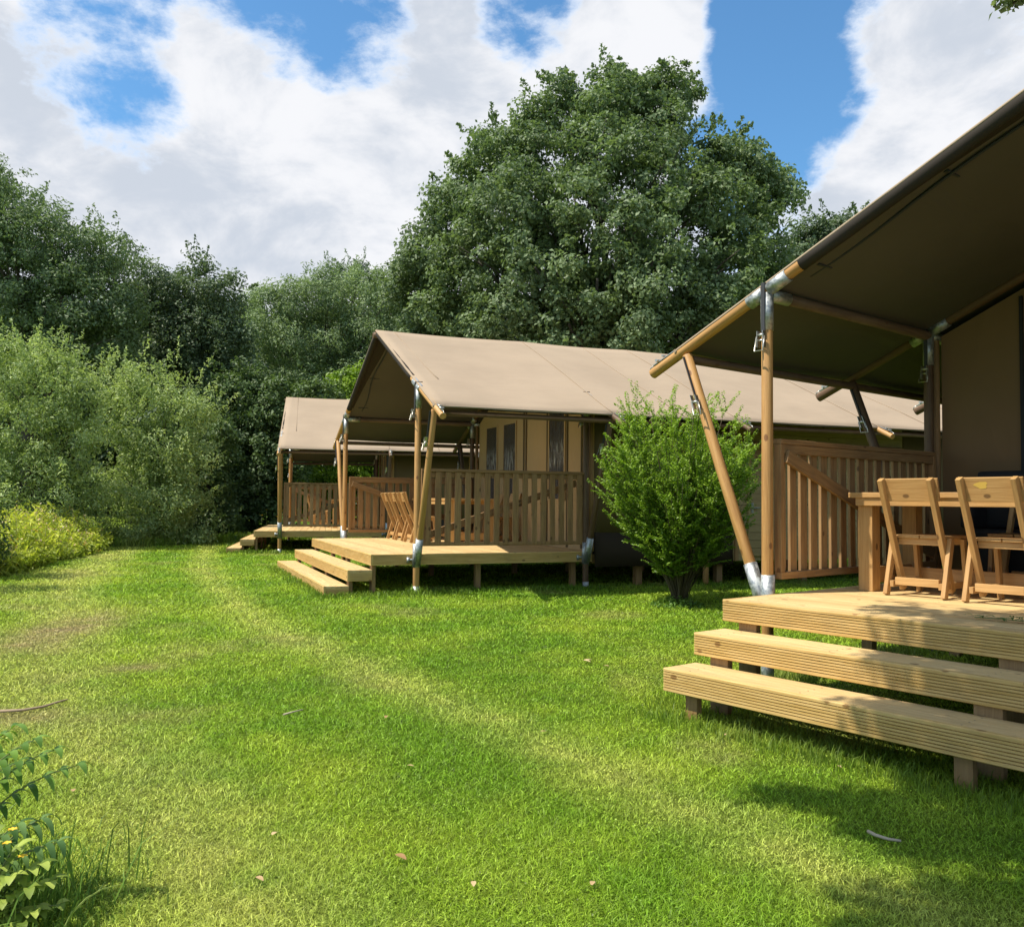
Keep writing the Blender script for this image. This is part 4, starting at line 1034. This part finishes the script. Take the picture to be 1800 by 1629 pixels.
fg_plant('leafy_plant','yellow-green plant at the bottom of the left edge',(-1.66,2.85),
  [(at(30,1490,2.85),6),(at(70,1520,2.85),5),(at(-10,1470,2.85),5),(at(50,1560,2.8),5),(at(10,1580,2.8),5),(at(100,1590,2.85),4),(at(20,1540,2.8),6),(at(60,1600,2.8),6),(at(-20,1560,2.8),6),(at(40,1620,2.78),6),(at(85,1550,2.84),6)],.062,.036,mat_weed2,.7)
fl0=bpy.data.objects['leafy_plant.002']; fm=MB()
for px_,py_ in ((22,1458),(12,1482),(40,1505)):
    c0=at(px_,py_,2.82)-Vector(fl0.location)
    for j in range(6): big_leaf(fm,c0,(math.cos(j*1.05),math.sin(j*1.05),.4),.016,.011,.2)
fm.build('flowers',plain('buttercup_petals',(.80,.50,.03),.5)[0],fl0)
# tall grass clump and one long arching blade
n=520; X=-1.72+rng.normal(size=n)*.14; Y=2.95+rng.normal(size=n)*.16; 
blades('tall_grass',X,Y,rng.uniform(.10,.34,n),np.full(n,.006),np.tile(np.array([.15,.26,.04]),(n,1))*rng.uniform(.5,1.5,(n,1)),.6)
n=1500; X=-1.68+rng.normal(size=n)*.17; Y=2.95+rng.normal(size=n)*.25
blades('weedy_grass',X,Y,rng.uniform(.04,.12,n),np.full(n,.005),np.tile(np.array([.16,.28,.045]),(n,1))*rng.uniform(.6,1.4,(n,1)),.7)
m=MB(); pts=[at(108,1640,2.80),at(125,1605,2.83),at(150,1580,2.88),at(180,1562,2.93),at(214,1553,2.98)]
for i in range(len(pts)-1):
    w0=.006*(1-i/5);w1=.006*(1-(i+1)/4.2); a,b=pts[i],pts[i+1]; m._add([a+Vector((0,0,w0)),a-Vector((0,0,w0)),b-Vector((0,0,max(w1,.0005))),b+Vector((0,0,max(w1,.0005)))],[(0,0,0)]*4,[(0,1,2,3)])
o=m.build('grass_stalk',plain('stalk_green',(.34,.42,.10),.5)[0]); tag(o,'single long arching pale grass blade in the lower left corner','grass blade')
o.modifiers.new('s','SOLIDIFY').thickness=.0012

# ---- things lying on the lawn
def gz(x,y): return float(ground_h(np.array([x]),np.array([y]))[0])
def on_lawn(px,py):
    r=ray(px,py); t=2.0
    for _ in range(60):
        p=Vector((r.x*t,r.y*t,r.z*t+EYE)); t+= (p.z-gz(p.x,p.y))/abs(r.z)*.8
    return p
mat_dead=leaf_mat('dead_leaf',(.30,.17,.07),(.62,.48,.27),.1,.7)
mat_pale=plain('bleached_wood',(.42,.35,.25),.7)[0]
def dead_leaf(px,py,l,label,w=.55):
    p=on_lawn(px,py); m=MB(); a=random.uniform(0,2*PI); big_leaf(m,(0,0,.030),(math.cos(a),math.sin(a),.15),l,l*w,.25)
    o=leafmesh(m,'fallen_leaf',mat_dead,None); o.location=p; tag(o,label,'leaf','fallen leaves on the lawn')
for q in ((695,1515,.062,'largest pale fallen leaf, at the bottom centre of the lawn'),(1025,1167,.07,'left leaf of the brown cluster beyond the lawn centre'),(1040,1166,.075,'right leaf of the brown cluster beyond the lawn centre'),
          (1070,1177,.05,'dark curled leaf just right of the brown cluster'),(680,1266,.05,'narrow tan leaf in the middle of the lawn'),(716,1355,.035,'tiny pale leaf below the narrow tan leaf'),
          (950,1294,.035,'tiny white petal-like leaf right of the lawn centre'),(832,1563,.04,'small tan leaf near the bottom edge, right of the largest one'),(450,1555,.045,'brown curled leaf near the bottom edge at the left'),
          (478,1480,.04,'brown leaf above the curled leaf at the lower left'),(128,1402,.045,'pinkish leaf near the left edge'),(1279,1298,.035,'tiny pale leaf near the lowest near step'),(1470,1355,.04,'small tan leaf at the edge of the tree shade'),(1040,1570,.04,'small tan leaf at the bottom right of centre')):
    dead_leaf(*q)
def stick(pts,r,label,mat):
    ps=[on_lawn(*p)+Vector((0,0,.022)) for p in pts]; m=MB(); m.path([p-ps[0] for p in ps],[r*(1-.5*i/len(ps)) for i in range(len(ps))],7); o=m.build('stick',mat); o.location=ps[0]; tag(o,label,'stick')
stick([(1526,1470),(1540,1477),(1562,1484),(1584,1487)],.008,'short pale stick in the tree shade at the lower right',mat_pale)
stick([(0,1256),(40,1254),(75,1248),(100,1240),(118,1235)],.010,'brown stick lying at the left edge of the lawn',plain('weathered_stick',(.30,.22,.14),.8)[0])
stick([(498,1262),(515,1257),(532,1253)],.006,'small pale twig left of the lawn centre',mat_pale)
# fallen sprig on the near deck
p0=tw(3,(.38,.80,.004)); root=thing('fallen_sprig','green leafy sprig lying on the nearest deck at the right edge','sprig',p0,w3); m=MB(); s=MB()
s.path([(0,.16,.006),(0.01,0,.012),(-.01,-.3,.01)],[.003,.003,.002],5)
for k in range(34): big_leaf(m,(random.gauss(0,.035),random.uniform(-.34,.16),.008+random.random()*.02),(random.gauss(0,1),random.gauss(0,1),.3),.055,.022,.5)
s.build('stem',mat_weed_stem,root); leafmesh(m,'leaves',mat_blue_leaf,root)
# bits of leaf litter on the deck
for k,(x,y,lb) in enumerate(((.75,1.9,'tiny brown leaf on the nearest deck left of the first chair'),(.45,1.62,'tiny brown leaf near the front edge of the nearest deck'),(.25,1.15,'tiny dark leaf crumb on the front edge of the nearest deck'))):
    m=MB(); big_leaf(m,(0,0,.004),(1,.4,.1),.03,.018,.2); o=leafmesh(m,'leaf_crumb',mat_dead,None); o.location=tw(3,(x,y,.001)); tag(o,lb,'leaf')
# yellow flowers by the farthest deck
fp=tw(1,(.6,3.1,-.4)); root=thing('flowering_plant','yellow flowering plant behind the farthest deck','plant',(fp.x,fp.y,gz(fp.x,fp.y))); m=MB(); s=MB(); f=MB()
for k in range(16):
    x,y,h=random.gauss(0,.5),random.gauss(0,.25),random.uniform(.5,.85); s.tube((x,y,0),(x,y,h),.006,.004,5)
    for j in range(9): big_leaf(m,(x,y,h*random.uniform(.2,.9)),(random.gauss(0,1),random.gauss(0,1),.3),.13,.05,.6)
    for j in range(7): big_leaf(f,(x,y,h),(math.cos(j*.9),math.sin(j*.9),.5),.055,.035,.2)
s.build('stem',mat_weed_stem,root); leafmesh(m,'leaves',mat_weed,root); f.build('flowers',plain('yellow_petals',(.75,.55,.03),.5)[0],root)
